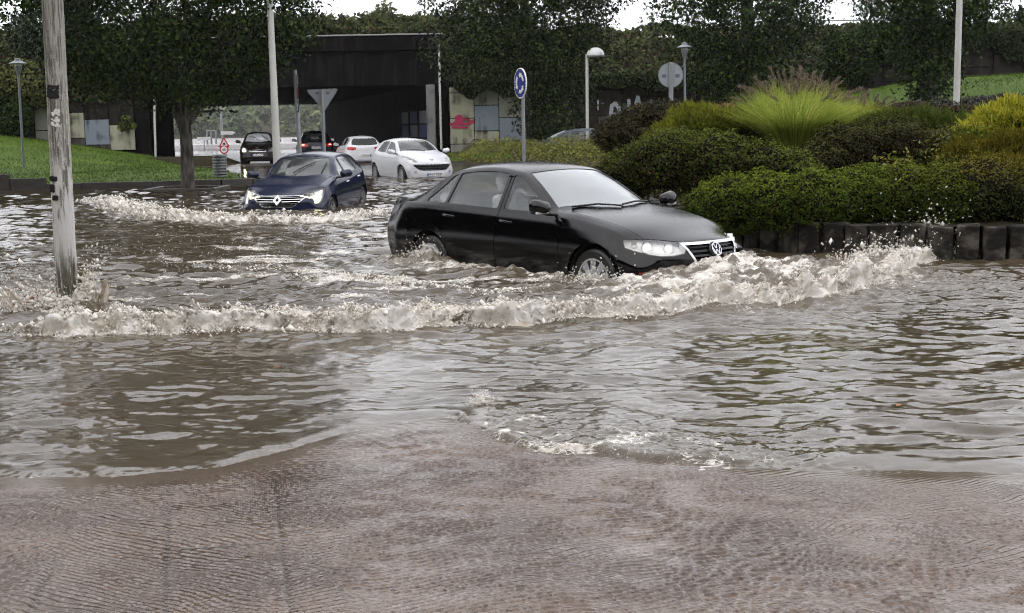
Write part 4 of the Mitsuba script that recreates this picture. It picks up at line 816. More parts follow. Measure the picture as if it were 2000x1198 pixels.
bush('spreading_shrub', 'dark green spreading shrub nearest to the bonnet of the black car, with paler tips', [B(1440, 400, 16.6, .52, .5, .36), B(1515, 395, 16.4, .5, .55, .38), B(1385, 405, 17.3, .35, .4, .30)], 26000, .036, DK, 82, tips=(.19, .24, .02), mat='dull_leaf')
bush('spreading_shrub', 'dark green spreading shrub above the edging wall, second from the car, with pale leaves', [B(1600, 392, 16.3, .55, .6, .40), B(1680, 385, 16.5, .50, .6, .40)], 26000, .036, DK, 83, tips=(.16, .21, .018), mat='dull_leaf')
bush('spreading_shrub', 'dark green spreading shrub above the edging wall under the bronze mound', [B(1770, 385, 16.3, .5, .6, .42), B(1845, 385, 16.1, .45, .6, .40)], 26000, .036, DK, 84, tips=(.16, .18, .016), mat='dull_leaf')
bush('spreading_shrub', 'dark spreading shrub with rusty green tips at the right edge above the edging wall', [B(1915, 375, 16.0, .5, .6, .45), B(2010, 385, 15.9, .5, .6, .42), B(2120, 380, 15.9, .6, .6, .45), B(2260, 380, 15.9, .7, .6, .45)], 32000, .036, [(0.03, 0.045, 0.010), (0.05, 0.055, 0.012), (0.02, 0.03, 0.008)], 85, tips=(.20, .17, .018), mat='dull_leaf')
bush('purple_shrub', 'dark purplish mound of small leaves below the yellow grass, right of it', [B(1660, 292, 18.8, .55, .6, .40), B(1740, 285, 18.8, .60, .6, .42), B(1820, 296, 18.9, .40, .5, .34), B(1600, 318, 18.5, .35, .5, .28)], 34000, .038, PUR, 86, mat='dull_leaf', tips=(.08, .09, .016))
bush('purple_shrub', 'dark bronze green shrub left of the yellow grass, behind the black car windscreen', [B(1300, 315, 18.6, .62, .7, .46), B(1400, 320, 18.3, .62, .7, .46), B(1500, 330, 18.2, .55, .6, .36), B(1220, 345, 19.2, .42, .6, .42), B(1560, 345, 17.8, .35, .5, .30)], 48000, .038, PUR + DK, 87, tips=(.13, .16, .02), mat='dull_leaf')
bush('purple_shrub', 'dark reddish shrub at the back of the bed under the round sign', [B(1290, 235, 25.5, .9, .8, .36), B(1220, 265, 25, .6, .7, .34), B(1370, 232, 26, .7, .7, .30)], 22000, .055, PUR, 88, mat='dull_leaf')
bush('heather_mound', 'yellow green feathery mound left of the fountain grass', [B(1370, 265, 20.5, .62, .6, .38), B(1450, 268, 20.3, .50, .6, .36), B(1310, 285, 20.3, .36, .5, .28)], 30000, .10, YG, 89, 'needle', mat='thin_leaf', tips=(.30, .30, .04))
bush('green_mound', 'soft green feathery conifer behind the purplish mound', [B(1790, 268, 20.8, .7, .6, .36), B(1860, 275, 20.6, .5, .6, .32), B(1700, 262, 21.2, .5, .5, .28)], 24000, .11, [(0.06, 0.09, 0.018), (0.09, 0.12, 0.02), (0.045, 0.07, 0.02)], 90, 'needle', mat='thin_leaf', tips=(.12, .15, .03))
bush('golden_conifer', 'bright golden feathery conifer at the right edge', [B(1975, 262, 19.0, .55, .6, .40), B(2050, 255, 19.0, .7, .6, .46), B(1915, 283, 18.9, .32, .4, .26), B(2160, 262, 19.0, .7, .6, .44)], 30000, .12, GOLD, 91, 'needle', mat='thin_leaf', tips=(.5, .45, .05))
bush('bronze_mound', 'bronze and amber feathery mound below the golden conifer', [B(1900, 318, 17.8, .42, .5, .26), B(1985, 312, 17.6, .5, .5, .32), B(2080, 318, 17.6, .6, .5, .34), B(1960, 352, 16.9, .45, .5, .26)], 26000, .10, AMB, 92, 'needle', mat='thin_leaf', tips=(.18, .14, .02))
bush('green_tuft_shrub', 'small mid green shrub tucked under the golden conifer at its left end', [B(1885, 290, 18.6, .26, .35, .2), B(1920, 296, 18.4, .25, .3, .17)], 7000, .09, YG, 93, 'needle')
bush('low_red_shrub', 'low reddish brown shrubs in front of the grey hedge strip', [B(1790, 222, 27, .7, .6, .20), B(1860, 220, 27, .5, .5, .17), B(1700, 232, 26, .5, .5, .18)], 12000, .05, [(0.05, 0.03, 0.015), (0.04, 0.045, 0.015), (0.07, 0.04, 0.02)], 94)
LAV = [(0.07, 0.072, 0.058), (0.05, 0.055, 0.035), (0.10, 0.095, 0.085)]
bush('grey_hedge', 'low grey clipped hedge strip in front of the leaning tree', [B(u, v, 41, .8, .7, .22) for u, v in ((1770, 216), (1810, 212), (1850, 209), (1895, 206), (1940, 202), (1975, 199))], 15000, .09, LAV, 95, core=.85)
bush('boulder_shrub', 'small rusty low shrub behind the yellow green mound', [B(1420, 216, 24, .3, .3, .12)], 1500, .05, [(0.16, 0.08, 0.04), (0.10, 0.06, 0.03)], 96)
# fountain grass
def fountain(key, label, c, R, hgt, n, pal, seed, plumes, spread=.9):
    rs = np.random.default_rng(seed); key = free(key); tag(key, label, 'ornamental grass'); V, Fc, C = [], [], []
    a = rs.uniform(0, 2 * np.pi, n); r0 = R * .42 * np.sqrt(rs.uniform(0, 1, n)); out = rs.uniform(.05, 1, n) ** .8 * spread; L = hgt * rs.uniform(.65, 1.12, n); t = np.linspace(0, 1, 6)
    dr_ = np.stack([np.cos(a), np.sin(a)], 1); base = np.stack([c[0] + dr_[:, 0] * r0, c[1] + dr_[:, 1] * r0], 1)
    rad = out[:, None] * L[:, None] * (t ** 1.25)[None]; z = L[:, None] * (t - .42 * out[:, None] ** 1.5 * t ** 2.6)
    ctr = np.stack([base[:, None, 0] + dr_[:, None, 0] * rad, base[:, None, 1] + dr_[:, None, 1] * rad, c[2] + z], -1); w = np.stack([-dr_[:, 1], dr_[:, 0], 0 * a], 1)
    ww = (.0050 * rs.uniform(.7, 1.4, n))[:, None] * (1 - t ** 2 * .9)[None]; v = np.stack([ctr - w[:, None] * ww[..., None], ctr + w[:, None] * ww[..., None]], 2).reshape(-1, 3)
    i = np.arange(n)[:, None, None] * 12 + np.arange(5)[None, :, None] * 2; f = np.concatenate([(i + [[0, 1, 3]]).reshape(-1, 3), (i + [[0, 3, 2]]).reshape(-1, 3)])
    add(key + '__blades', trimesh.Trimesh(v, f, process=False), 'thin_leaf', True, color=vcol(pal, n, rs, 12))
    if plumes:
        V, Fc, off = [], [], 0; k = plumes; a = rs.uniform(0, 2 * np.pi, k); out = rs.uniform(.1, .95, k); L = hgt * rs.uniform(1.05, 1.3, k); d = np.stack([np.cos(a), np.sin(a), 0 * a], 1); P, D = [], []
        for j in range(k):
            m = 120; s = rs.uniform(0, 1, m); tt = .82 + .22 * s; rad = out[j] * L[j] * tt ** 1.3 * .85; zz = L[j] * (tt - .36 * out[j] ** 1.5 * tt ** 2.6)
            q = np.stack([c[0] + d[j, 0] * rad, c[1] + d[j, 1] * rad, c[2] + zz], 1); P.append(q); D.append(d[j] * .6 + [0, 0, .7] + rs.normal(0, .55, (m, 3)))
        P, D = np.vstack(P), np.vstack(D); D /= np.linalg.norm(D, axis=1, keepdims=True); v, f = needles(P, D, rs.uniform(.02, .05, len(P)), np.full(len(P), .0042), rs)
        add(key + '__plumes', trimesh.Trimesh(v, f, process=False), 'thin_leaf', False, color=vcol([(0.24, 0.19, 0.145), (0.17, 0.13, 0.10), (0.32, 0.26, 0.20)], len(P), rs))
c = at(1552, 300, 20.0); fountain('fountain_grass', 'large yellow green fountain grass with brown feathery plumes in the middle of the bed', c, 1.0, 1.02, 6500, [(0.40, 0.50, 0.09), (0.52, 0.60, 0.14), (0.30, 0.42, 0.06), (0.60, 0.58, 0.18)], 97, 85, 1.05)
c = at(1680, 272, 21.5); fountain('fountain_grass', 'smaller sparse yellow grass tuft right of the big fountain grass', c, .6, .62, 1500, [(0.42, 0.42, 0.06), (0.3, 0.34, 0.05)], 98, 26, .75)
# ground cover along the far edge of the bed
rs = np.random.default_rng(99); q = np.column_stack([rs.uniform(-2.4, 8, 72000), 17 + 36 * rs.uniform(0, 1, 72000) ** 1.1]); q = q[shapely.contains_xy(ISLP.buffer(-.02), q[:, 0], q[:, 1])]
lump = meshkit.fbm(P3(q[:, 0] * .9, q[:, 1] * .5), 3, 6); hgt = (.20 + .50 * lump * sst(.0, 1.2, shapely.distance(shapely.boundary(ISLP), shapely.points(q)))) * (1 + .5 * sst(24, 30, q[:, 1]))
P = np.column_stack([q, isl_z(q[:, 0], q[:, 1]) + hgt * rs.uniform(.2, 1, len(q)) ** .5]); v, f = leafmesh(P, np.tile([0, -.3, .8], (len(P), 1)), .075 * rs.uniform(.5, 1.3, len(P)), rs, .5)
add('ground_cover', trimesh.Trimesh(v, f, process=False), 'leaf', False, color=vcol([(0.12, 0.13, 0.018), (0.08, 0.10, 0.016), (0.17, 0.15, 0.025), (0.05, 0.06, 0.012)], len(P), rs) * (np.repeat(lump, 4)[:, None] * 1.2 + .4)); tag('ground_cover', 'yellow green ground cover along the far edge of the bed behind the car roof', 'ground cover', kind='stuff')

# ------------------------------------------------------------------ poles, lamps, signs
def tape(p0, p1, r0, r1, n=18, seg=2): t = np.linspace(0, 1, seg); return tube([np.array(p0) * (1 - s) + np.array(p1) * s for s in t], [r0 * (1 - s) + r1 * s for s in t], n)
def _pole(p, n, uv):
    th = dr.atan2(p.y - 12.24, p.x + 4.12 + .19 * (p.z / 3.2) * 0.0)
    g = fbm(th * 4.0, p.z * 1.1, 0, 4); s = fbm(th * 16, p.z * 7.0, 3, 3); base = mix((0.095, 0.09, 0.075), (0.33, 0.315, 0.275), smoothstep(.36, .64, .5 * g + .5 * s))
    w = fbm(th * 2.6 + 9, p.z * 3.4, 2, 4); band = smoothstep(.15, .6, p.z) * smoothstep(1.55, 1.15, p.z); base = mix(base, (0.60, 0.59, 0.57), smoothstep(.36, .48, w) * band * .9)
    rem = fbm(th * 10, p.z * 14, 8, 3); low = smoothstep(.75, .3, p.z); base = mix(base, (0.62, 0.60, 0.56), smoothstep(.58, .66, rem) * (smoothstep(3.2, 1.0, p.z) * .75))
    return mix(base, mix((0.03, 0.028, 0.012), (0.075, 0.065, 0.03), s), low * smoothstep(.3, .6, fbm(th * 5, p.z * 4, 6, 3)) * .85)
princ('pole_concrete', proc(_pole), 0.75, bump=proc(lambda p, n, uv: fbm(p.x * 60, p.y * 60, p.z * 9, 3), 3e-3), bscale=.006)
b0 = np.array([-4.12, 12.24, -.3]); t0 = at(102, 0, 12.24); ax_ = (t0 - np.array([-4.12, 12.24, .02])); top = np.array([-4.12, 12.24, .02]) + ax_ * 2.0
tag('weathered_pole', 'thick weathered grey pole with torn poster scraps standing in the flood at the left', 'pole')
z_ = np.linspace(0, 1, 60); pm = tube([b0 * (1 - s) + top * s for s in z_], .099 - .012 * z_, 40); pm.vertices += pm.vertex_normals * ((meshkit.fbm(pm.vertices * [9, 9, 3], 3, 2) - .5) * .008)[:, None]; add('weathered_pole__shaft', pm, 'pole_concrete', True)
def on_pole(u, v): q = at(u, v, 12.24); s = (q[2] - .02) / ax_[2]; c_ = np.array([-4.12, 12.24, .02]) + ax_ * s; dx = np.clip((q[0] - c_[0]) / .1, -.9, .9); return c_ + np.array([dx * .1, -math.sqrt(1 - dx * dx) * .1, 0])
def scrap(name, u0, v0, u1, v1, mat, seed, keep=.55):
    rs = np.random.default_rng(seed); ms = []
    for i in range(8):
        for j in range(8):
            if rs.uniform() > keep: continue
            c_ = on_pole(u0 + (u1 - u0) * (i + rs.uniform(.2, .8)) / 8, v0 + (v1 - v0) * (j + rs.uniform(.2, .8)) / 8); m = trimesh.creation.icosphere(0, .013); m.apply_scale((1, .18, rs.uniform(.6, 1.3))); m.apply_transform(trimesh.transformations.rotation_matrix(rs.uniform(-.6, .6), (0, 1, 0))); m.apply_translation(c_); ms.append(m)
    add('weathered_pole__' + name, trimesh.util.concatenate(ms), mat)
princ('black_tape', (0.006, 0.006, 0.007), 0.5); scrap('black_sticker', 99, 168, 121, 192, 'black_tape', 1, .85); scrap('black_sticker', 104, 345, 117, 352, 'black_tape', 2, .7); scrap('black_sticker', 104, 361, 112, 374, 'black_tape', 3, .6); scrap('black_sticker', 110, 383, 119, 389, 'black_tape', 4, .6); scrap('paper_scrap', 108, 215, 122, 226, 'white_plate', 5, .2); scrap('paper_scrap', 106, 230, 122, 247, 'white_plate', 6, .3)
princ('mossy_wood', proc(lambda p, n, uv: mix((0.06, 0.055, 0.02), (0.16, 0.14, 0.06), fbm(p.x * 20, p.y * 20, p.z * 8, 3))), .7); c_ = gnd(156, 598); add('mossy_stake', tm(rbox(.10, .12, .75, .02, (c_[0], c_[1] + .08, -.06))), 'mossy_wood', 40); tag('mossy_stake', 'short mossy wooden stake leaning against the foot of the weathered pole', 'stake')
add('water_curl', [solid(curl(-3.92, 12.16, .14, .36, .05, 3)), solid(curl(-3.86, 12.2, .10, .26, .09, 6)), solid(curl(-4.5, 12.1, .3, .22, -.12, 9))], 'spray_tan', True); tag('water_curl', 'sheets of muddy water curling up round the foot of the pole', 'splash', kind='stuff')
princ('galvanised', proc(lambda p, n, uv: mix((0.22, 0.23, 0.24), (0.36, 0.37, 0.38), fbm(p.x * 6, p.y * 6, p.z * 3, 3))), .45, .4); princ('pale_metal', proc(lambda p, n, uv: mix((0.46, 0.46, 0.43), (0.62, 0.62, 0.58), fbm(p.x * 4, p.y * 4, p.z * 1.5, 3))), .5); princ('sign_back', (0.32, 0.35, 0.38), .5, .3); princ('sign_white', (0.75, 0.75, 0.75), .4); princ('sign_blue', (0.012, 0.03, 0.22), .35); princ('sign_red', (0.45, 0.02, 0.02), .4); princ('sticker_grey', (0.13, 0.14, 0.16), .6); princ('lamp_grey', (0.20, 0.22, 0.24), .4, .3)
def column(key, label, u, v0, u1, v1, d, r0, r1, ztop, mat):
    tag(key, label, 'lamp column'); p0, p1 = at(u, v0, d), at(u1, v1, d); k = (p1 - p0) / (p1[2] - p0[2]); b = p0 + k * (-.4 - p0[2]); t = p0 + k * (ztop - p0[2]); add(key + '__shaft', tape(b, t, r0, r1), mat, 30); return t
t = column('lamp_column', 'tall pale tapering lamp column standing behind the blue car', 541, 310, 527, 0, 36, .115, .05, 9.5, 'pale_metal'); add('lamp_column__arm', tape(t, t + (1.2, -.6, .5), .04, .035, 10), 'pale_metal', 30); add('lamp_column__lantern', rbox(.7, .28, .16, .06, t + (1.5, -.75, .52)), 'pale_metal', 30)
t = column('lamp_column_001', 'tall pale lamp column behind the shrubs at the right, before the leaning tree', 1868, 205, 1874, 0, 32, .085, .06, 8.5, 'pale_metal'); add('lamp_column_001__arm', tape(t, t + (-1.0, -.4, .4), .035, .03, 10), 'pale_metal', 30); add('lamp_column_001__lantern', rbox(.6, .26, .14, .05, t + (-1.25, -.5, .42)), 'pale_metal', 30)
def park_lamp(key, label, u, vb, vt, d, zb):
    key = free(key); tag(key, label, 'street lamp'); p0, p1 = at(u[0], vb, d), at(u[1], vt, d); p0[2] = min(p0[2], zb); H_ = p1[2]; x, y = p1[0], p1[1]
    add(key + '__post', tape((p0[0], y, zb - .1), (x, y, H_ - .5), .045, .035, 14), 'lamp_grey', 30); add(key + '__collar', xform(lathe([(0, 0), (.06, 0), (.085, .12), (.12, .2), (.12, .26), (0, .26)], 20), None, (x, y, H_ - .52)), 'lamp_grey', 30)
    add(key + '__glass', xform(lathe([(0, 0), (.10, 0), (.12, .1), (0, .1)], 20), None, (x, y, H_ - .26)), 'clear_plastic', 30); add(key + '__lamp_shade', xform(lathe([(.27, 0), (.28, .01), (.13, .085), (.10, .10), (.095, .15), (.06, .17), (0, .175), (0, .16), (.09, .09), (.27, 0)], 28), None, (x, y, H_ - .18)), 'lamp_grey', 30)
park_lamp('street_lamp', 'grey park lamp with a flat hat shade on the lawn at the far left', (46, 34), 322, 114, 44, .62); park_lamp('street_lamp', 'grey park lamp with a flat hat shade beside the round sign back', (1339, 1337), 200, 83, 46, .9)
k = free('street_lamp'); tag(k, 'street lamp with a white half dome head on a short arm', 'street lamp'); p0, p1 = at(1143, 265, 55), at(1146, 106, 55); x, y, zt_ = p1; add(k + '__post', tape((x, y, -.1), (x, y, zt_), .07, .06, 14), 'pale_metal', 30); c_ = at(1163, 108, 55); add(k + '__arm', tape((x, y, zt_ - .05), (c_[0] - .2, y, zt_ - .0), .045, .04, 10), 'pale_metal', 30); dm = trimesh.creation.icosphere(3, .36); dm.vertices[:, 2] = np.maximum(dm.vertices[:, 2], -.015) * .86; add(k + '__lamp_dome', xform(dm, None, (c_[0], y, c_[2])), 'sign_white', True); add(k + '__rim', xform(lathe([(.30, -.05), (.37, -.05), (.37, 0), (.30, 0), (.30, -.05)], 28), None, (c_[0], y, c_[2] - .01)), 'galvanised', 30)
# sign with the roundabout arrows, seen almost edge on
def facing(c, ang): # columns: right, up, normal; ang = 0 faces the camera side (-y)
    n = np.array([math.sin(ang), -math.cos(ang), 0]); u = np.array([math.cos(ang), math.sin(ang), 0]); return np.stack([u, np.array([0, 0, 1.0]), n], 1)
def plate(key, poly, z0, z1, R, c, mat, smooth=False): m = trimesh.creation.extrude_polygon(Polygon(*poly) if isinstance(poly, tuple) else (poly if isinstance(poly, Polygon) else Polygon(poly)), z1 - z0, engine='earcut'); m.apply_translation((0, 0, z0)); return add(key, xform(m, R, c), mat, smooth)
k = 'roundabout_sign'; tag(k, 'round blue sign with white roundabout arrows, seen almost edge on', 'road sign'); c_ = at(1015.5, 163, 33); R = facing(c_, -1.17); rr_ = .37
plate(k + '__plate', circ(rr_, 40), -.03, 0, R, c_, 'sign_white'); plate(k + '__face', circ(rr_ * .93, 40), .0, .004, R, c_, 'sign_blue')
for i in range(3):
    a0 = math.pi / 2 + i * 2 * math.pi / 3; aa = np.linspace(a0 - .15, a0 - 1.35, 12); o = [(.245 * math.cos(a), .245 * math.sin(a)) for a in aa]; n_ = [(.165 * math.cos(a), .165 * math.sin(a)) for a in aa[::-1]]; plate(k + '__arrow', o + n_, .004, .008, R, c_, 'sign_white')
    e = aa[0]; tip = e + .42; plate(k + '__arrow', [(.285 * math.cos(e), .285 * math.sin(e)), (.125 * math.cos(e), .125 * math.sin(e)), (.205 * math.cos(tip), .205 * math.sin(tip))][::-1], .0045, .0085, R, c_, 'sign_white')
b_ = c_ - R[:, 2] * .075; add(k + '__post', tape((b_[0] + .0, b_[1], .1), (b_[0], b_[1], c_[2] + .2), .045, .045, 14), 'galvanised', 30)
k = 'round_sign'; tag(k, 'round road sign seen from its grey back above the shrubs', 'road sign'); c_ = at(1310, 147, 31); R = facing(c_, .0); plate(k + '__plate', circ(.275, 40), -.015, 0, R, c_, 'sign_back'); plate(k + '__rim', (circ(.287, 40), [circ(.268, 40)]), -.03, .008, R, c_, 'galvanised')
for sx in (-.155, .155): plate(k + '__sticker', [(sx - .05, -.06), (sx + .05, -.06), (sx + .05, .02), (sx - .05, .02)], 0, .003, R, c_, 'sticker_grey')
add(k + '__post', rbox(.10, .05, 3.4, .012, (c_[0] + .0, c_[1] - .045, c_[2] + .28 - 1.7)), 'galvanised', 30)
k = 'give_way_sign'; tag(k, 'triangular give way sign seen from its grey back on a thin post', 'road sign'); A3 = [at(603, 178, 40), at(656, 176, 40), at(633, 213, 40)]; c_ = sum(A3) / 3; R = facing(c_, 0.); pl = Polygon([(q[0] - c_[0], q[2] - c_[2]) for q in A3]).buffer(.03); plate(k + '__plate', pl, -.015, 0, R, c_, 'sign_back'); plate(k + '__rim', Polygon(pl.buffer(.012).exterior, [pl.buffer(-.012).exterior]), -.03, .006, R, c_, 'galvanised')
for sx in (-.17, .15): plate(k + '__sticker', [(sx - .05, .06), (sx + .05, .06), (sx + .05, .14), (sx - .05, .14)], 0, .003, R, c_, 'sticker_grey')
add(k + '__post', tape((c_[0], c_[1] - .06, -.4), (c_[0] - .02, c_[1] - .06, A3[0][2] + .04), .05, .05, 14), 'galvanised', 30)
k = 'direction_sign'; tag(k, 'grey post with three small signs stacked edge on, left of the give way sign', 'road sign'); p1 = at(576, 137, 38); add(k + '__post', tape((p1[0] + .08, 38, -.4), (p1[0], 38, p1[2]), .065, .055, 16), 'galvanised', 30)
for v0, v1, mat in ((146, 168, 'sign_white'), (171, 194, 'sign_red'), (197, 220, 'sign_white')):
    a_, b_ = at(580, v0, 38), at(580, v1, 38); R = facing(a_, -1.35); c_ = np.array([a_[0] + .02, 38 - .12, (a_[2] + b_[2]) / 2]); hh = (a_[2] - b_[2]) / 2; plate(k + '__sign_board', [(-.22, -hh), (.22, -hh), (.22, hh), (-.22, hh)], -.03, 0, R, c_, 'black_plastic'); plate(k + '__sign_face', [(-.19, -hh + .03), (.19, -hh + .03), (.19, hh - .03), (-.19, hh - .03)], 0, .004, R, c_, mat)
k = 'litter_bin'; tag(k, 'round litter bin of horizontal grey metal bands on the lawn corner', 'litter bin'); x, y = 0, 42.6; x = at(430, 340, y)[0]; zb = .13; add(k + '__liner', trimesh.creation.cylinder(.19, .7, sections=24, transform=T_((x, y, zb + .37))), 'interior_dark', 30)
for i in range(8): add(k + '__band', xform(lathe([(.2, -.03), (.225, -.028), (.23, 0), (.225, .028), (.2, .03), (.2, -.03)], 28), None, (x, y, zb + .06 + i * .092)), 'galvanised', 30)
# tree pit frame
k = 'tree_pit'; tag(k, 'square pale kerb frame round the foot of the plane tree, awash', 'tree pit')
for dx, dy, sx, sy in ((-.95, 0, .12, 2.0), (.95, 0, .12, 2.0), (0, -.95, 1.78, .12), (0, .95, 1.78, .12)): add(k + '__frame_side', rbox(sx, sy, .5, .02, (-9.1 + dx, 37.7 + dy, -.19)), 'wet_kerb', 30)
# drain pipes on the portal
for u0, v0, u1, v1 in ((857, 80, 862, 292), (301, 188, 304, 312)):
    k = free('drain_pipe'); a_, b_ = at(u0, v0, PY - .35), at(u1, v1, PY - .35); add(k, tape(b_, a_, .055, .055, 10), 'pale_metal', 30); tag(k, 'thin pale drain pipe at the %s end of the underpass portal' % ('right' if u0 > 500 else 'left'), 'pipe')
# beyond the underpass
X, Y = np.meshgrid(np.linspace(-19, -12.4, 60), np.linspace(61.5, 69, 40)); add('verge', grid(X, Y, -.25 + .66 * sst(-12.5, -14.6, X) * sst(61.6, 63.6, Y) * sst(69, 67, Y) + .05 * (meshkit.fbm(P3(X, Y) * 1.5, 3, 3) - .5)), 'soil', True); tag('verge', kind='structure')
k = 'warning_sign'; tag(k, 'small red triangle warning sign above a round speed limit sign, left of the brown minivan', 'road sign'); c_ = at(437.5, 278.5, 65.2); s_ = .275; R = facing(c_, 0)
plate(k + '__triangle', [(-s_, -.22), (s_, -.22), (0, .26)], -.02, 0, R, c_, 'sign_red'); plate(k + '__face', [(-s_ * .62, -.155), (s_ * .62, -.155), (0, .145)], 0, .004, R, c_, 'sign_white'); plate(k + '__symbol', [(-.08, -.12), (.08, -.12), (.04, -.02), (-.04, -.02)], .004, .008, R, c_, 'black_plastic')
c2 = at(437.5, 289.5, 65.2) - [0, 0, .07]; plate(k + '__disc', circ(.215, 28), -.02, 0, R, c2, 'sign_red'); plate(k + '__disc_face', circ(.155, 28), 0, .004, R, c2, 'sign_white'); t_ = meshkit.text_mesh('40', .13, .003, True); t_.apply_translation((-t_.bounds[:, 0].mean(), -.065, .004)); add(k + '__lettering', xform(t_, R, c2), 'black_plastic'); add(k + '__post', tape((c_[0], 65.26, -.2), (c_[0], 65.26, c_[2] + .2), .03, .03, 10), 'galvanised', 30)
k = free('lamp_column'); tag(k, 'thin grey lamp column in the haze beyond the underpass', 'lamp column'); p1 = at(430, 205, 152); add(k + '__shaft', tape((p1[0] + .1, 152, -1), (p1[0], 152, 7), .14, .09, 10), 'galvanised', 30)
k = 'arrow_board'; tag(k, 'white pointed direction board on posts in the haze beyond the underpass', 'road sign'); c_ = at(445, 260, 150.2); R = facing(c_, 0); plate(k + '__board', [(-.8, -.2), (.5, -.2), (.85, 0), (.5, .2), (-.8, .2)], -.04, 0, R, c_, 'sign_white'); add(k + '__post', tape((c_[0] - .6, 150.3, -1), (c_[0] - .6, 150.3, c_[2] + .2), .06, .06, 8), 'galvanised', 30)
k = 'arrow_board_001'; tag(k, 'second white board left of the pointed one, behind the plane tree trunk', 'road sign'); c_ = at(398, 271, 150.2); plate(k + '__board', [(-.75, -.18), (.75, -.18), (.75, .18), (-.75, .18)], -.04, 0, R, c_, 'sign_white'); add(k + '__post', tape((c_[0], 150.3, -1), (c_[0], 150.3, c_[2] + .2), .06, .06, 8), 'galvanised', 30)
k = 'road_gantry'; tag(k, 'pale grey latticed posts standing together beyond the underpass', 'gantry')
for u in (404, 412, 421): a_ = at(u, 255, 151); add(k + '__post', tape((a_[0], 151, -1), (a_[0], 151, a_[2]), .1, .1, 8), 'galvanised', 30)
a_, b_ = at(402, 256, 151), at(423, 256, 151); add(k + '__beam', tape(a_, b_, .07, .07, 8), 'galvanised', 30)
# on top of the embankment
k = 'guard_rail'; tag(k, 'thin guard rail with posts on the embankment against the sky at the right', 'railing'); z0 = at(1615, 40, 76)[2]; add(k + '__rail', tape((14, 76, z0), (32, 76, z0 - .1), .04, .04, 8), 'galvanised', 30)
for i in range(8): add(k + '__post', tape((15 + i * 2.2, 76, 6), (15 + i * 2.2, 76, z0), .035, .035, 8), 'galvanised', 30)
for i, v in enumerate((12, 24, 33)):
    k = free('overhead_wire'); a_, b_ = at(1150, v, 79), at(1760, v - 3, 79); t = np.linspace(-.8, 1.6, 24)[:, None]; add(k, tube(a_ * (1 - t) + b_ * t, .006, 5), 'galvanised', True); tag(k, ['topmost', 'middle', 'lowest'][i] + ' of the thin overhead wires against the sky above the embankment', 'wire')
k = 'handrail'; tag(k, 'white railing on the slope just right of the top of the weathered pole', 'railing'); a_, b_ = at(123, 28, 73), at(160, 28, 73); add(k + '__rail', tape(a_, b_, .05, .05, 8), 'sign_white', 30)
for t in (0, .35, .7, 1): q_ = a_ * (1 - t) + b_ * t; add(k + '__post', tape(q_ - (0, 0, 1.3), q_, .045, .045, 8), 'sign_white', 30)
# dark wooded street side behind the viewer: it is what the saloon's flank mirrors
rs = np.random.default_rng(101); bl = [(x, -14 + rs.uniform(-2, 2), 6.2, 4, 2.5, 7.0) for x in np.arange(-34, 36, 5.0)] + [(-25 + rs.uniform(-2, 2), y, 8.0, 3, 4, 8.8) for y in np.arange(-8, 31, 5.0)]; P, N = blobpts(bl, 30000, rs, .3, .3, 1.0, 3); v, f = leafmesh(P, N, .55 * rs.uniform(.6, 1.3, len(P)), rs); ms = []
for b in bl: s = trimesh.creation.icosphere(2); s.vertices = np.array(b[:3]) + s.vertices * np.array(b[3:]) * .8; ms.append(s)
add('street_wood', trimesh.Trimesh(v, f, process=False), 'dull_leaf', False, color=vcol(GREEN, len(P), rs)); tag('street_wood', 'leafy trees along the near and left sides of the street, outside the photograph', 'wood', kind='stuff'); add('street_wood__branches', trimesh.util.concatenate(ms), 'twig', True)
# floating leaves
princ('dead_leaf', (0.30, 0.10, 0.03), .5)
for i, (u, v) in enumerate(((541, 722), (1795, 762), (1755, 797))):
    g2 = gnd(u, v); m_, f_ = leafmesh(np.array([[g2[0], g2[1], float(wz(g2[None])[0]) + .012]]), np.array([[0, 0, 1.0]]), np.array([.055]), np.random.default_rng(i), .6, .1); k = free('floating_leaf'); add(k, trimesh.Trimesh(m_, f_, process=False), 'dead_leaf'); tag(k, ('small orange leaf floating on the dark water at the left', 'farther of two orange leaves floating at the right', 'nearer of two orange leaves floating at the right')[i], 'leaf')
princ('red_leaf', (0.16, 0.05, 0.025), .5); g2 = gnd(62, 600); n_ = 260; q = np.column_stack([g2[0] + rs.normal(0, .10, n_), g2[1] + rs.normal(0, .10, n_)]); m_, f_ = leafmesh(np.column_stack([q, wz(q) + rs.uniform(.0, .07, n_)]), np.tile([0, -.2, 1.0], (n_, 1)), .035 * rs.uniform(.6, 1.3, n_), rs, .6, .9); add('leaf_litter', trimesh.Trimesh(m_, f_, process=False), 'red_leaf'); tag('leaf_litter', 'raft of red brown leaves swept against the foot of the pole', 'leaves', kind='stuff')
def disc_on(s, name, z, r, parts, mat='chrome', y=0.0, parent=None):
    """an emblem on the nose: a ring or plate with raised strokes, all on the body's own surface"""
    h = s.hit((3, y, z), (-1, 0, 0)); h2 = s.hit((3, y, z + .03), (-1, 0, 0)); n = np.array([1.0, 0, -(h2[0] - h[0]) / .03]); n /= np.linalg.norm(n)
    u = np.array([0, 1.0, 0]); w = np.cross(n, u); R = np.stack([u, w, n], 1); ms = []
    for poly, z0, z1 in parts:
        m = trimesh.creation.extrude_polygon(Polygon(*poly) if isinstance(poly, tuple) else Polygon(poly), z1 - z0, engine='earcut'); m.apply_translation((0, 0, z0)); ms.append(xform(m, R, h))
    return s.put(name, trimesh.util.concatenate(ms), mat, False, parent)
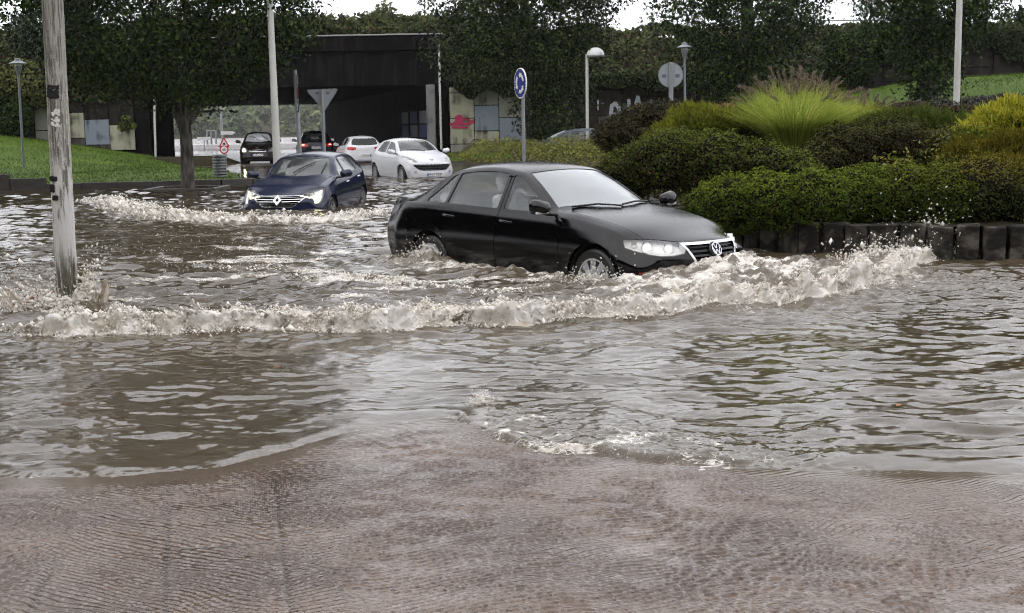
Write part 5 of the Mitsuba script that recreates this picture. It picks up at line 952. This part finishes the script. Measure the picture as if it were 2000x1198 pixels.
def vw(s):
    r = .07; k = .062
    V = [((-.026, .056), (0, .006)), ((.026, .056), (0, .006)), ((-.054, .03), (-.026, -.052)), ((-.026, -.052), (0, -.006)), ((0, -.006), (.026, -.052)), ((.026, -.052), (.054, .03))]
    disc_on(s, 'emblem', .615, r, [((circ(r), [circ(r * .86)]), .0, .030)] + [(stroke(a, b, .011), .004, .026) for a, b in V], 'chrome')
    disc_on(s, 'emblem_plate', .615, r, [(circ(r * 1.22), -.02, .006)], 'black_plastic')
def rhombus(s):
    o = [(0, .115), (.085, 0), (0, -.115), (-.085, 0)]; i = [(x * .42, y * .5) for x, y in o]
    disc_on(s, 'emblem', .635, .08, [((o, [i]), .0, .035)], 'chrome')
def lion(s):
    o = [(-.06, .05), (.06, .05), (.05, -.02), (.0, -.06), (-.05, -.02)]
    l = [(-.035, .03), (-.01, .045), (.02, .04), (.03, .02), (.012, .01), (.03, -.01), (.018, -.03), (.006, -.012), (-.01, -.035), (-.024, -.03), (-.012, -.004), (-.03, .008)]
    disc_on(s, 'emblem', .80, .06, [(o, -.01, .006)], 'black_plastic'); disc_on(s, 'emblem_figure', .80, .06, [(l, .006, .014)], 'chrome')
def oval(s): disc_on(s, 'emblem', S_(s, .72), .05, [(circ(.07, 24, 0, 0, .5), 0, .02)], 'chrome')
def S_(s, z): return z * s.S.get('zk', 1.0)

PASSAT = dict(paint='paint_black', front=.90, rear=-3.865, wb=2.709, wheel=.318, rim=.215, spokes=9, spoke_w=.046, cab=(-3.20, -.66), track=.775,
    curves=dict(
        zc=[(.90, .700), (.80, .735), (.6, .785), (.3, .86), (0, .925), (-.42, 1.0), (-.85, 1.215), (-1.28, 1.39), (-1.6, 1.447), (-1.95, 1.472), (-2.4, 1.455), (-2.75, 1.395), (-3.06, 1.235), (-3.30, 1.11), (-3.42, 1.088), (-3.78, 1.082), (-3.865, 1.05)],
        zt=[(.90, .665), (.8, .70), (.6, .755), (.3, .83), (0, .90), (-.42, .972), (-.70, .99), (-.9, 1.10), (-1.15, 1.255), (-1.45, 1.385), (-1.95, 1.425), (-2.4, 1.395), (-2.75, 1.30), (-3.06, 1.145), (-3.30, 1.055), (-3.42, 1.045), (-3.78, 1.04), (-3.865, 1.0)],
        wt=[(.9, .56), (.6, .60), (.3, .66), (-.42, .73), (-.70, .735), (-1.45, .585), (-1.95, .565), (-2.6, .565), (-3.1, .60), (-3.4, .64), (-3.8, .64)],
        zs=[(.90, .63), (.6, .735), (.3, .80), (0, .865), (-.5, .93), (-1.4, .955), (-2.4, .985), (-3.2, 1.0), (-3.6, .97), (-3.865, .90)],
        ws=[(.9, .70), (.5, .79), (.2, .825), (-.2, .845), (-1.5, .855), (-2.6, .85), (-3.2, .82), (-3.865, .73)],
        wm=[(.9, .82), (.5, .885), (.2, .905), (-3.0, .91), (-3.4, .89), (-3.865, .82)], zb=[(-3.865, .28), (-3.2, .2), (.5, .18), (.9, .2)]),
    nose=[(0, -.05), (.2, -.03), (.38, 0), (.55, -.01), (.70, -.07), (.9, -.14)], bowf=.40, tail=[(0, -.12), (.3, -.03), (.55, 0), (.75, -.0), (.95, -.05), (1.1, -.06)], bowr=.26,
    panes=[('front_side_window', (-1.47, -.70, -1.485, -1.20)), ('rear_side_window', (-2.47, -1.575, -2.43, -1.575)), ('rear_quarter_window', (-2.90, -2.515, -2.56, -2.475))],
    screen=(-1.30, -.44), backlight=('plan', [(-2.80, -.48), (-2.80, .48), (-3.33, .56), (-3.33, -.56)]),
    headlight=[(.40, -.84, .735), (.62, -.66, .735), (.80, -.42, .705), (.84, -.40, .66), (.84, -.42, .60), (.78, -.52, .585), (.70, -.62, .585), (.62, -.70, .60), (.50, -.80, .635), (.42, -.83, .66)], lamp_back='white_plate',
    bowls=[(.60, -.70, .66, .055, 'both'), (.74, -.54, .65, .048, 'both'), (.50, -.78, .685, .028)], lamp_rgb=(.17, .172, .168),
    grille=[dict(poly=[(-.40, .705), (.40, .705), (.385, .66), (.20, .30), (-.20, .30), (-.385, .66)], fx=.17, frame=.026, slats=8, fill=.42, frame_mat='chrome')],
    doors=[('front_door', [(-.50, .30), (-.50, .90), (-.64, .965), (-1.30, 1.39), (-1.52, 1.44), (-1.52, .30)]), ('rear_door', [(-1.525, .30), (-1.525, 1.44), (-2.3, 1.44), (-2.52, 1.33), (-2.58, 1.0), (-2.62, .80), (-2.42, .62), (-2.34, .42), (-2.30, .30)])],
    lids=[('bonnet', [(.84, -.43), (.60, -.585), (.3, -.64), (-.3, -.705), (-.62, -.70), (-.50, -.45), (-.43, -.2), (-.41, 0), (-.43, .2), (-.50, .45), (-.62, .70), (-.3, .705), (.3, .64), (.60, .585), (.84, .43)], .66),
          ('boot_lid', [(-3.40, -.60), (-3.40, .60), (-3.95, .58), (-3.95, -.58)], .80)],
    mirror=(-.66, 1.03), mirror_lamp=True, handles=[(-1.36, .855), (-2.36, .88)], handle_mat='paint_black',
    wipers=[((-.60, -.60), (-.42, -.02)), ((-.455, .02), (-.56, .52))], seat=-1.75, extra=[vw],
    tail_light=[(-3.78, -.70, .93), (-3.84, -.45, .93), (-3.86, -.45, .72), (-3.82, -.70, .70)], tail_light_dir=(-1, .05),
    patches=[('side_reflector', [(-.80, .40), (-.40, .40), (-.40, .43), (-.80, .43)], 'amber_lens', .004)])
C0 = dict(zc=[(.90, .70), (.7, .79), (.3, .90), (0, .95), (-.38, 1.015), (-.85, 1.25), (-1.25, 1.385), (-1.6, 1.43), (-2.1, 1.447), (-2.7, 1.415), (-3.0, 1.37), (-3.12, 1.31), (-3.32, 1.08), (-3.44, .97)],
          zt=[(.90, .665), (.7, .75), (.3, .875), (0, .925), (-.4, .985), (-.72, 1.01), (-1.1, 1.24), (-1.45, 1.37), (-2, 1.395), (-2.6, 1.365), (-2.9, 1.31), (-3.1, 1.23), (-3.3, 1.04), (-3.44, .93)],
          wt=[(.9, .60), (.3, .70), (-.4, .75), (-.72, .74), (-1.45, .585), (-2.0, .57), (-2.7, .565), (-3.1, .58), (-3.3, .66), (-3.44, .68)],
          zs=[(.9, .63), (.5, .79), (0, .89), (-.5, .935), (-1.4, .965), (-2.6, 1.03), (-3.0, 1.06), (-3.25, 1.0), (-3.44, .88)],
          ws=[(.9, .70), (.5, .80), (0, .845), (-.5, .855), (-2.6, .845), (-3.1, .81), (-3.44, .74)],
          wm=[(.9, .81), (.5, .875), (.1, .905), (-2.8, .91), (-3.1, .89), (-3.44, .82)], zb=[(-3.44, .3), (-3, .2), (.5, .18), (.9, .2)])
HATCH = dict(front=.90, rear=-3.44, wb=2.669, wheel=.32, rim=.22, cab=(-3.06, -.64), track=.775, nose=[(0, -.05), (.2, -.02), (.4, 0), (.6, -.02), (.75, -.08), (.95, -.18)], bowf=.40,
    tail=[(0, -.1), (.3, -.02), (.55, 0), (.85, -.03), (1.0, -.06)], bowr=.22,
    panes=[('front_side_window', (-1.45, -.78, -1.46, -1.25)), ('rear_side_window', (-2.42, -1.55, -2.38, -1.54)), ('rear_quarter_window', (-2.86, -2.50, -2.60, -2.46))],
    screen=(-1.27, -.42), backlight=('rear', [(-.58, 1.03), (.58, 1.03), (.50, 1.33), (-.50, 1.33)]), mirror=(-.74, 1.05), handles=[(-1.36, .86), (-2.36, .90)], seat=-1.75,
    doors=[('front_door', [(-.50, .30), (-.50, .90), (-.66, .97), (-1.30, 1.36), (-1.50, 1.42), (-1.50, .30)]), ('rear_door', [(-1.505, .30), (-1.505, 1.42), (-2.3, 1.42), (-2.47, 1.33), (-2.58, 1.0), (-2.58, .80), (-2.38, .62), (-2.30, .42), (-2.26, .30)])],
    lids=[('bonnet', [(.80, -.50), (.60, -.60), (.3, -.68), (-.3, -.715), (-.60, -.70), (-.48, -.45), (-.41, -.2), (-.39, 0), (-.41, .2), (-.48, .45), (-.60, .70), (-.3, .715), (.3, .68), (.60, .60), (.80, .50)], .66)],
    wipers=[((-.52, -.45), (-.42, .12)), ((-.45, .10), (-.60, .58))])
def hatch(curves=C0, zk=1.0, **kw):
    d = {**HATCH, **kw}; d['zk'] = zk
    sc = lambda z: z if z < .5 else .5 + (z - .5) * zk
    d['curves'] = {k: [(x, sc(v) if k[0] == 'z' and k != 'zb' else v) for x, v in p] for k, p in curves.items()}
    if zk != 1:
        for key in ('doors',): d[key] = [(n, [(x, sc(z) + (.03 if z > 1.3 else 0)) for x, z in p]) for n, p in d[key]]
        if 'backlight' in d and d['backlight'][0] == 'rear': d['backlight'] = ('rear', [(y, sc(z)) for y, z in d['backlight'][1]])
        d['mirror'] = (d['mirror'][0], sc(d['mirror'][1])); d['handles'] = [(x, sc(z)) for x, z in d['handles']]
        for key in ('headlight', 'tail_light', 'bowls', 'drl'):
            if key == 'drl' and key in d: d[key] = [[(q[0], q[1], sc(q[2])) for q in p] for p in d[key]]
            elif key in d: d[key] = [tuple([q[0], q[1], sc(q[2])] + list(q[3:])) for q in d[key]]
        if 'tail_lamp' in d: d['tail_lamp'] = (d['tail_lamp'][0], d['tail_lamp'][1], sc(d['tail_lamp'][2]))
        d['dashz'] = sc(.90); d['seatz'] = .30 + (zk - 1) * .5
    return d
MEGANE = hatch(paint='paint_blue', spokes=5, spoke_w=.07, side_mat='side_glass', screen_mat='glass_wet',
    headlight=[(.30, -.86, .84), (.50, -.74, .82), (.78, -.50, .73), (.80, -.47, .705), (.74, -.58, .665), (.66, -.66, .655), (.66, -.70, .56), (.56, -.77, .56), (.46, -.83, .64)],
    lamp_back='silver', bowls=[(.62, -.70, .72, .045), (.72, -.58, .71, .035)],
    drl=[[(.78, -.49, .715), (.70, -.62, .675), (.60, -.74, .69), (.50, -.80, .74), (.42, -.83, .79)], [(.42, -.83, .79), (.47, -.81, .70), (.53, -.79, .62), (.60, -.745, .575), (.67, -.69, .575)]], drl_r=.013, drl_rgb=(.76, .68, .30),
    grille=[dict(poly=[(-.56, .735), (.56, .735), (.52, .68), (.30, .50), (-.30, .50), (-.52, .68)], frame=.014, slats=5, fill=.30, slat_mat='chrome', sink=.008)],
    extra=[rhombus], wipers=[((-.95, .30), (-.52, -.06)), ((-1.05, .52), (-.62, .50))], handle_mat='chrome')
P207 = dict(hatch(dict(
        zc=[(.80, .73), (.6, .83), (.2, .95), (-.2, 1.05), (-.7, 1.28), (-1.15, 1.415), (-1.5, 1.455), (-1.9, 1.472), (-2.5, 1.435), (-2.75, 1.39), (-2.88, 1.32), (-3.06, 1.06), (-3.19, .95)],
        zt=[(.80, .69), (.6, .78), (.2, .91), (-.2, 1.0), (-.5, 1.04), (-.9, 1.26), (-1.25, 1.385), (-1.8, 1.415), (-2.3, 1.385), (-2.65, 1.31), (-2.85, 1.23), (-3.05, 1.03), (-3.19, .91)],
        wt=[(.8, .56), (.3, .67), (-.2, .72), (-.5, .715), (-1.25, .575), (-1.8, .555), (-2.5, .55), (-2.85, .57), (-3.05, .64), (-3.19, .66)],
        zs=[(.8, .66), (.5, .80), (0, .91), (-.4, .96), (-1.4, .975), (-2.2, 1.0), (-2.7, 1.05), (-3.0, 1.0), (-3.19, .88)],
        ws=[(.8, .68), (.4, .78), (0, .815), (-.5, .825), (-2.4, .815), (-2.9, .78), (-3.19, .72)],
        wm=[(.8, .78), (.4, .85), (.0, .874), (-2.6, .874), (-2.9, .855), (-3.19, .78)], zb=[(-3.19, .28), (-2.8, .2), (.5, .17), (.8, .18)]), paint='paint_white'),
    front=.80, rear=-3.19, wb=2.54, wheel=.305, rim=.205, spokes=10, spoke_w=.03, cab=(-2.86, -.50), track=.745, bowf=.42, nose=[(0, -.05), (.2, 0), (.35, .02), (.5, 0), (.7, -.03), (.85, -.12), (1, -.25)],
    screen=(-1.14, -.24), side_mat='tinted_glass', screen_mat='glass_wet', panes=[('front_side_window', (-1.58, -.58, -1.56, -1.05)), ('rear_quarter_window', (-2.45, -1.66, -2.30, -1.64))],
    doors=[('front_door', [(-.32, .30), (-.32, .90), (-.50, .985), (-1.10, 1.375), (-1.35, 1.44), (-1.58, 1.44), (-1.62, .95), (-1.66, .60), (-1.62, .30)])],
    lids=[('bonnet', [(.74, -.30), (.55, -.52), (.2, -.66), (-.2, -.69), (-.42, -.68), (-.30, -.42), (-.23, -.2), (-.21, 0), (-.23, .2), (-.30, .42), (-.42, .68), (-.2, .69), (.2, .66), (.55, .52), (.74, .30)], .70)],
    headlight=[(-.02, -.80, .93), (.20, -.74, .90), (.46, -.62, .82), (.60, -.50, .74), (.58, -.56, .69), (.46, -.68, .70), (.26, -.78, .77), (.06, -.81, .86)], lamp_back='white_plate',
    bowls=[(.30, -.70, .81, .055), (.48, -.58, .755, .045)], mirror=(-.50, 1.05), handles=[(-1.44, .88)], handle_mat='paint_white', seat=-1.55,
    grille=[dict(poly=[(-.60, .66), (.60, .66), (.64, .625), (.50, .50), (.36, .46), (-.36, .46), (-.50, .50), (-.64, .625)], slats=3, fill=.5, sink=.02)],
    plates=[(.80, .345, 'W57 KCD')], wipers=[((-.42, -.50), (-.24, .10))], extra=[lion], backlight=('rear', [(-.5, 1.06), (.5, 1.06), (.44, 1.32), (-.44, 1.32)]),
    patches=[('fog_lamp', [(-.585 + .05 * math.cos(t), .415 + .05 * math.sin(t)) for t in np.arange(12) * np.pi / 6], 'silver', .006), ('fog_lamp', [(.585 + .05 * math.cos(t), .415 + .05 * math.sin(t)) for t in np.arange(12) * np.pi / 6], 'silver', .006)])
KIA = hatch(zk=1.02, paint='paint_white', rear_mat='tinted_glass', side_mat='tinted_glass', spokes=5, spoke_w=.06, backlight=('rear', [(-.62, 1.05), (-.30, 1.02), (.30, 1.02), (.62, 1.05), (.56, 1.27), (.46, 1.33), (-.46, 1.33), (-.56, 1.27)]),
    tail_light=[(-3.12, -.86, .93), (-3.36, -.70, .96), (-3.46, -.50, .92), (-3.46, -.50, .84), (-3.38, -.68, .80), (-3.2, -.86, .82)],
    headlight=[(.30, -.86, .84), (.50, -.74, .82), (.78, -.50, .73), (.74, -.58, .665), (.56, -.77, .62), (.46, -.83, .68)], lamp_back='white_plate', plates=[(-3.4, .56, '4178 HLB')],
    lids=[], patches=[])
SUV = hatch(zk=1.22, paint='paint_navy', rear_mat='tinted_glass', side_mat='tinted_glass', wheel=.36, rim=.25, spokes=5, spoke_w=.06,
    tail_light=[(-3.12, -.88, .90), (-3.36, -.72, .93), (-3.46, -.42, .88), (-3.46, -.42, .82), (-3.40, -.66, .77), (-3.2, -.88, .80)], tail_rgb=(7, .55, .35), tail_lamp=(-3.32, -.72, .87),
    plates=[(-3.4, .80, '2930 JVN')], lids=[])
FORD = hatch(zk=1.18, paint='paint_brown', wheel=.325, spokes=7, screen_mat='misted_glass', headlight=[(.26, -.87, .82), (.48, -.76, .81), (.74, -.54, .72), (.74, -.54, .63), (.62, -.70, .60), (.44, -.84, .64)],
    bowls=[(.55, -.74, .70, .085, 'right'), (.44, -.81, .74, .05)], lamp_rgb=(34, 27, 16), plates=[(.9, .50, '4205 GKP')], lids=HATCH['lids'],
    grille=[dict(poly=[(-.42, .76), (.42, .76), (.36, .65), (-.36, .65)], frame=.022, slats=2, fill=.4), dict(name='lower_grille', poly=[(-.6, .38), (.6, .38), (.52, .28), (-.52, .28)], slats=2, fill=.3)],
    extra=[oval], wipers=[((-1.0, -.42), (-.56, .02)), ((-1.02, .12), (-.60, .52))])
GREY = hatch(zk=1.03, paint='paint_grey', spokes=7, lids=[])
scene['glass_wet'] = {'type': 'blendbsdf', 'weight': 0.06, 'a': {'type': 'thindielectric', 'int_ior': 1.9}, 'b': {'type': 'twosided', 'bsdf': {'type': 'principled', 'base_color': col((0.5, 0.55, 0.55)), 'roughness': 0.3}}}
CARS = [('black_sedan', PASSAT, car_tw(.604, 15.063, -.855, -.289, -.003), 'glossy black saloon car ploughing a bow wave through the flood beside the shrub bed', 'car'),
        ('blue_hatchback', MEGANE, car_tw(-4.267, 28.27, -1.694, -.339, -.031), 'dark blue hatchback with lit headlights heading nose-on through the flood', 'car'),
        ('white_hatchback', P207, car_tw(-3.326, 44.825, -1.132, -.20, -.012), 'white three-door hatchback with black grille mouth facing the camera in shallow water', 'car'),
        ('white_hatchback', KIA, car_tw(-7.25, 64.5, 1.84, -.18), 'white hatchback seen from behind with red tail lights driving into the underpass', 'car'),
        ('dark_crossover', SUV, car_tw(-10.25, 70.5, 1.78, -.10), 'dark blue crossover seen from behind with glowing brake lights at the underpass', 'car'),
        ('brown_minivan', FORD, car_tw(-12.55, 67.3, -1.42, -.06), 'dark brown minivan facing the camera with one bright headlight beside a lamp column', 'car'),
        ('grey_estate', GREY, car_tw(2.3, 52.5, 3.0, .0), 'grey car of which only the roof and side windows show above the ground cover', 'car')]
for nm, spec, tw, lab, cat in CARS:
    k = free(nm); tag(k, lab, cat); Car(k, spec, tw).build()
# ------------------------------------------------------------------ rain mist in the air
scene['mist'] = {'type': 'homogeneous', 'albedo': col((0.95, 0.95, 0.95)), 'sigma_t': 0.00015}
scene['clear_air'] = {'type': 'null'}
scene['haze'] = {'type': 'cube', 'to_world': T().translate([-50, 550, 18.5]).scale([950, 680, 21]), 'bsdf': {'type': 'ref', 'id': 'clear_air'}, 'interior': {'type': 'ref', 'id': 'mist'}}; tag('haze', kind='stuff')
scene['camera']['medium'] = {'type': 'ref', 'id': 'mist'}
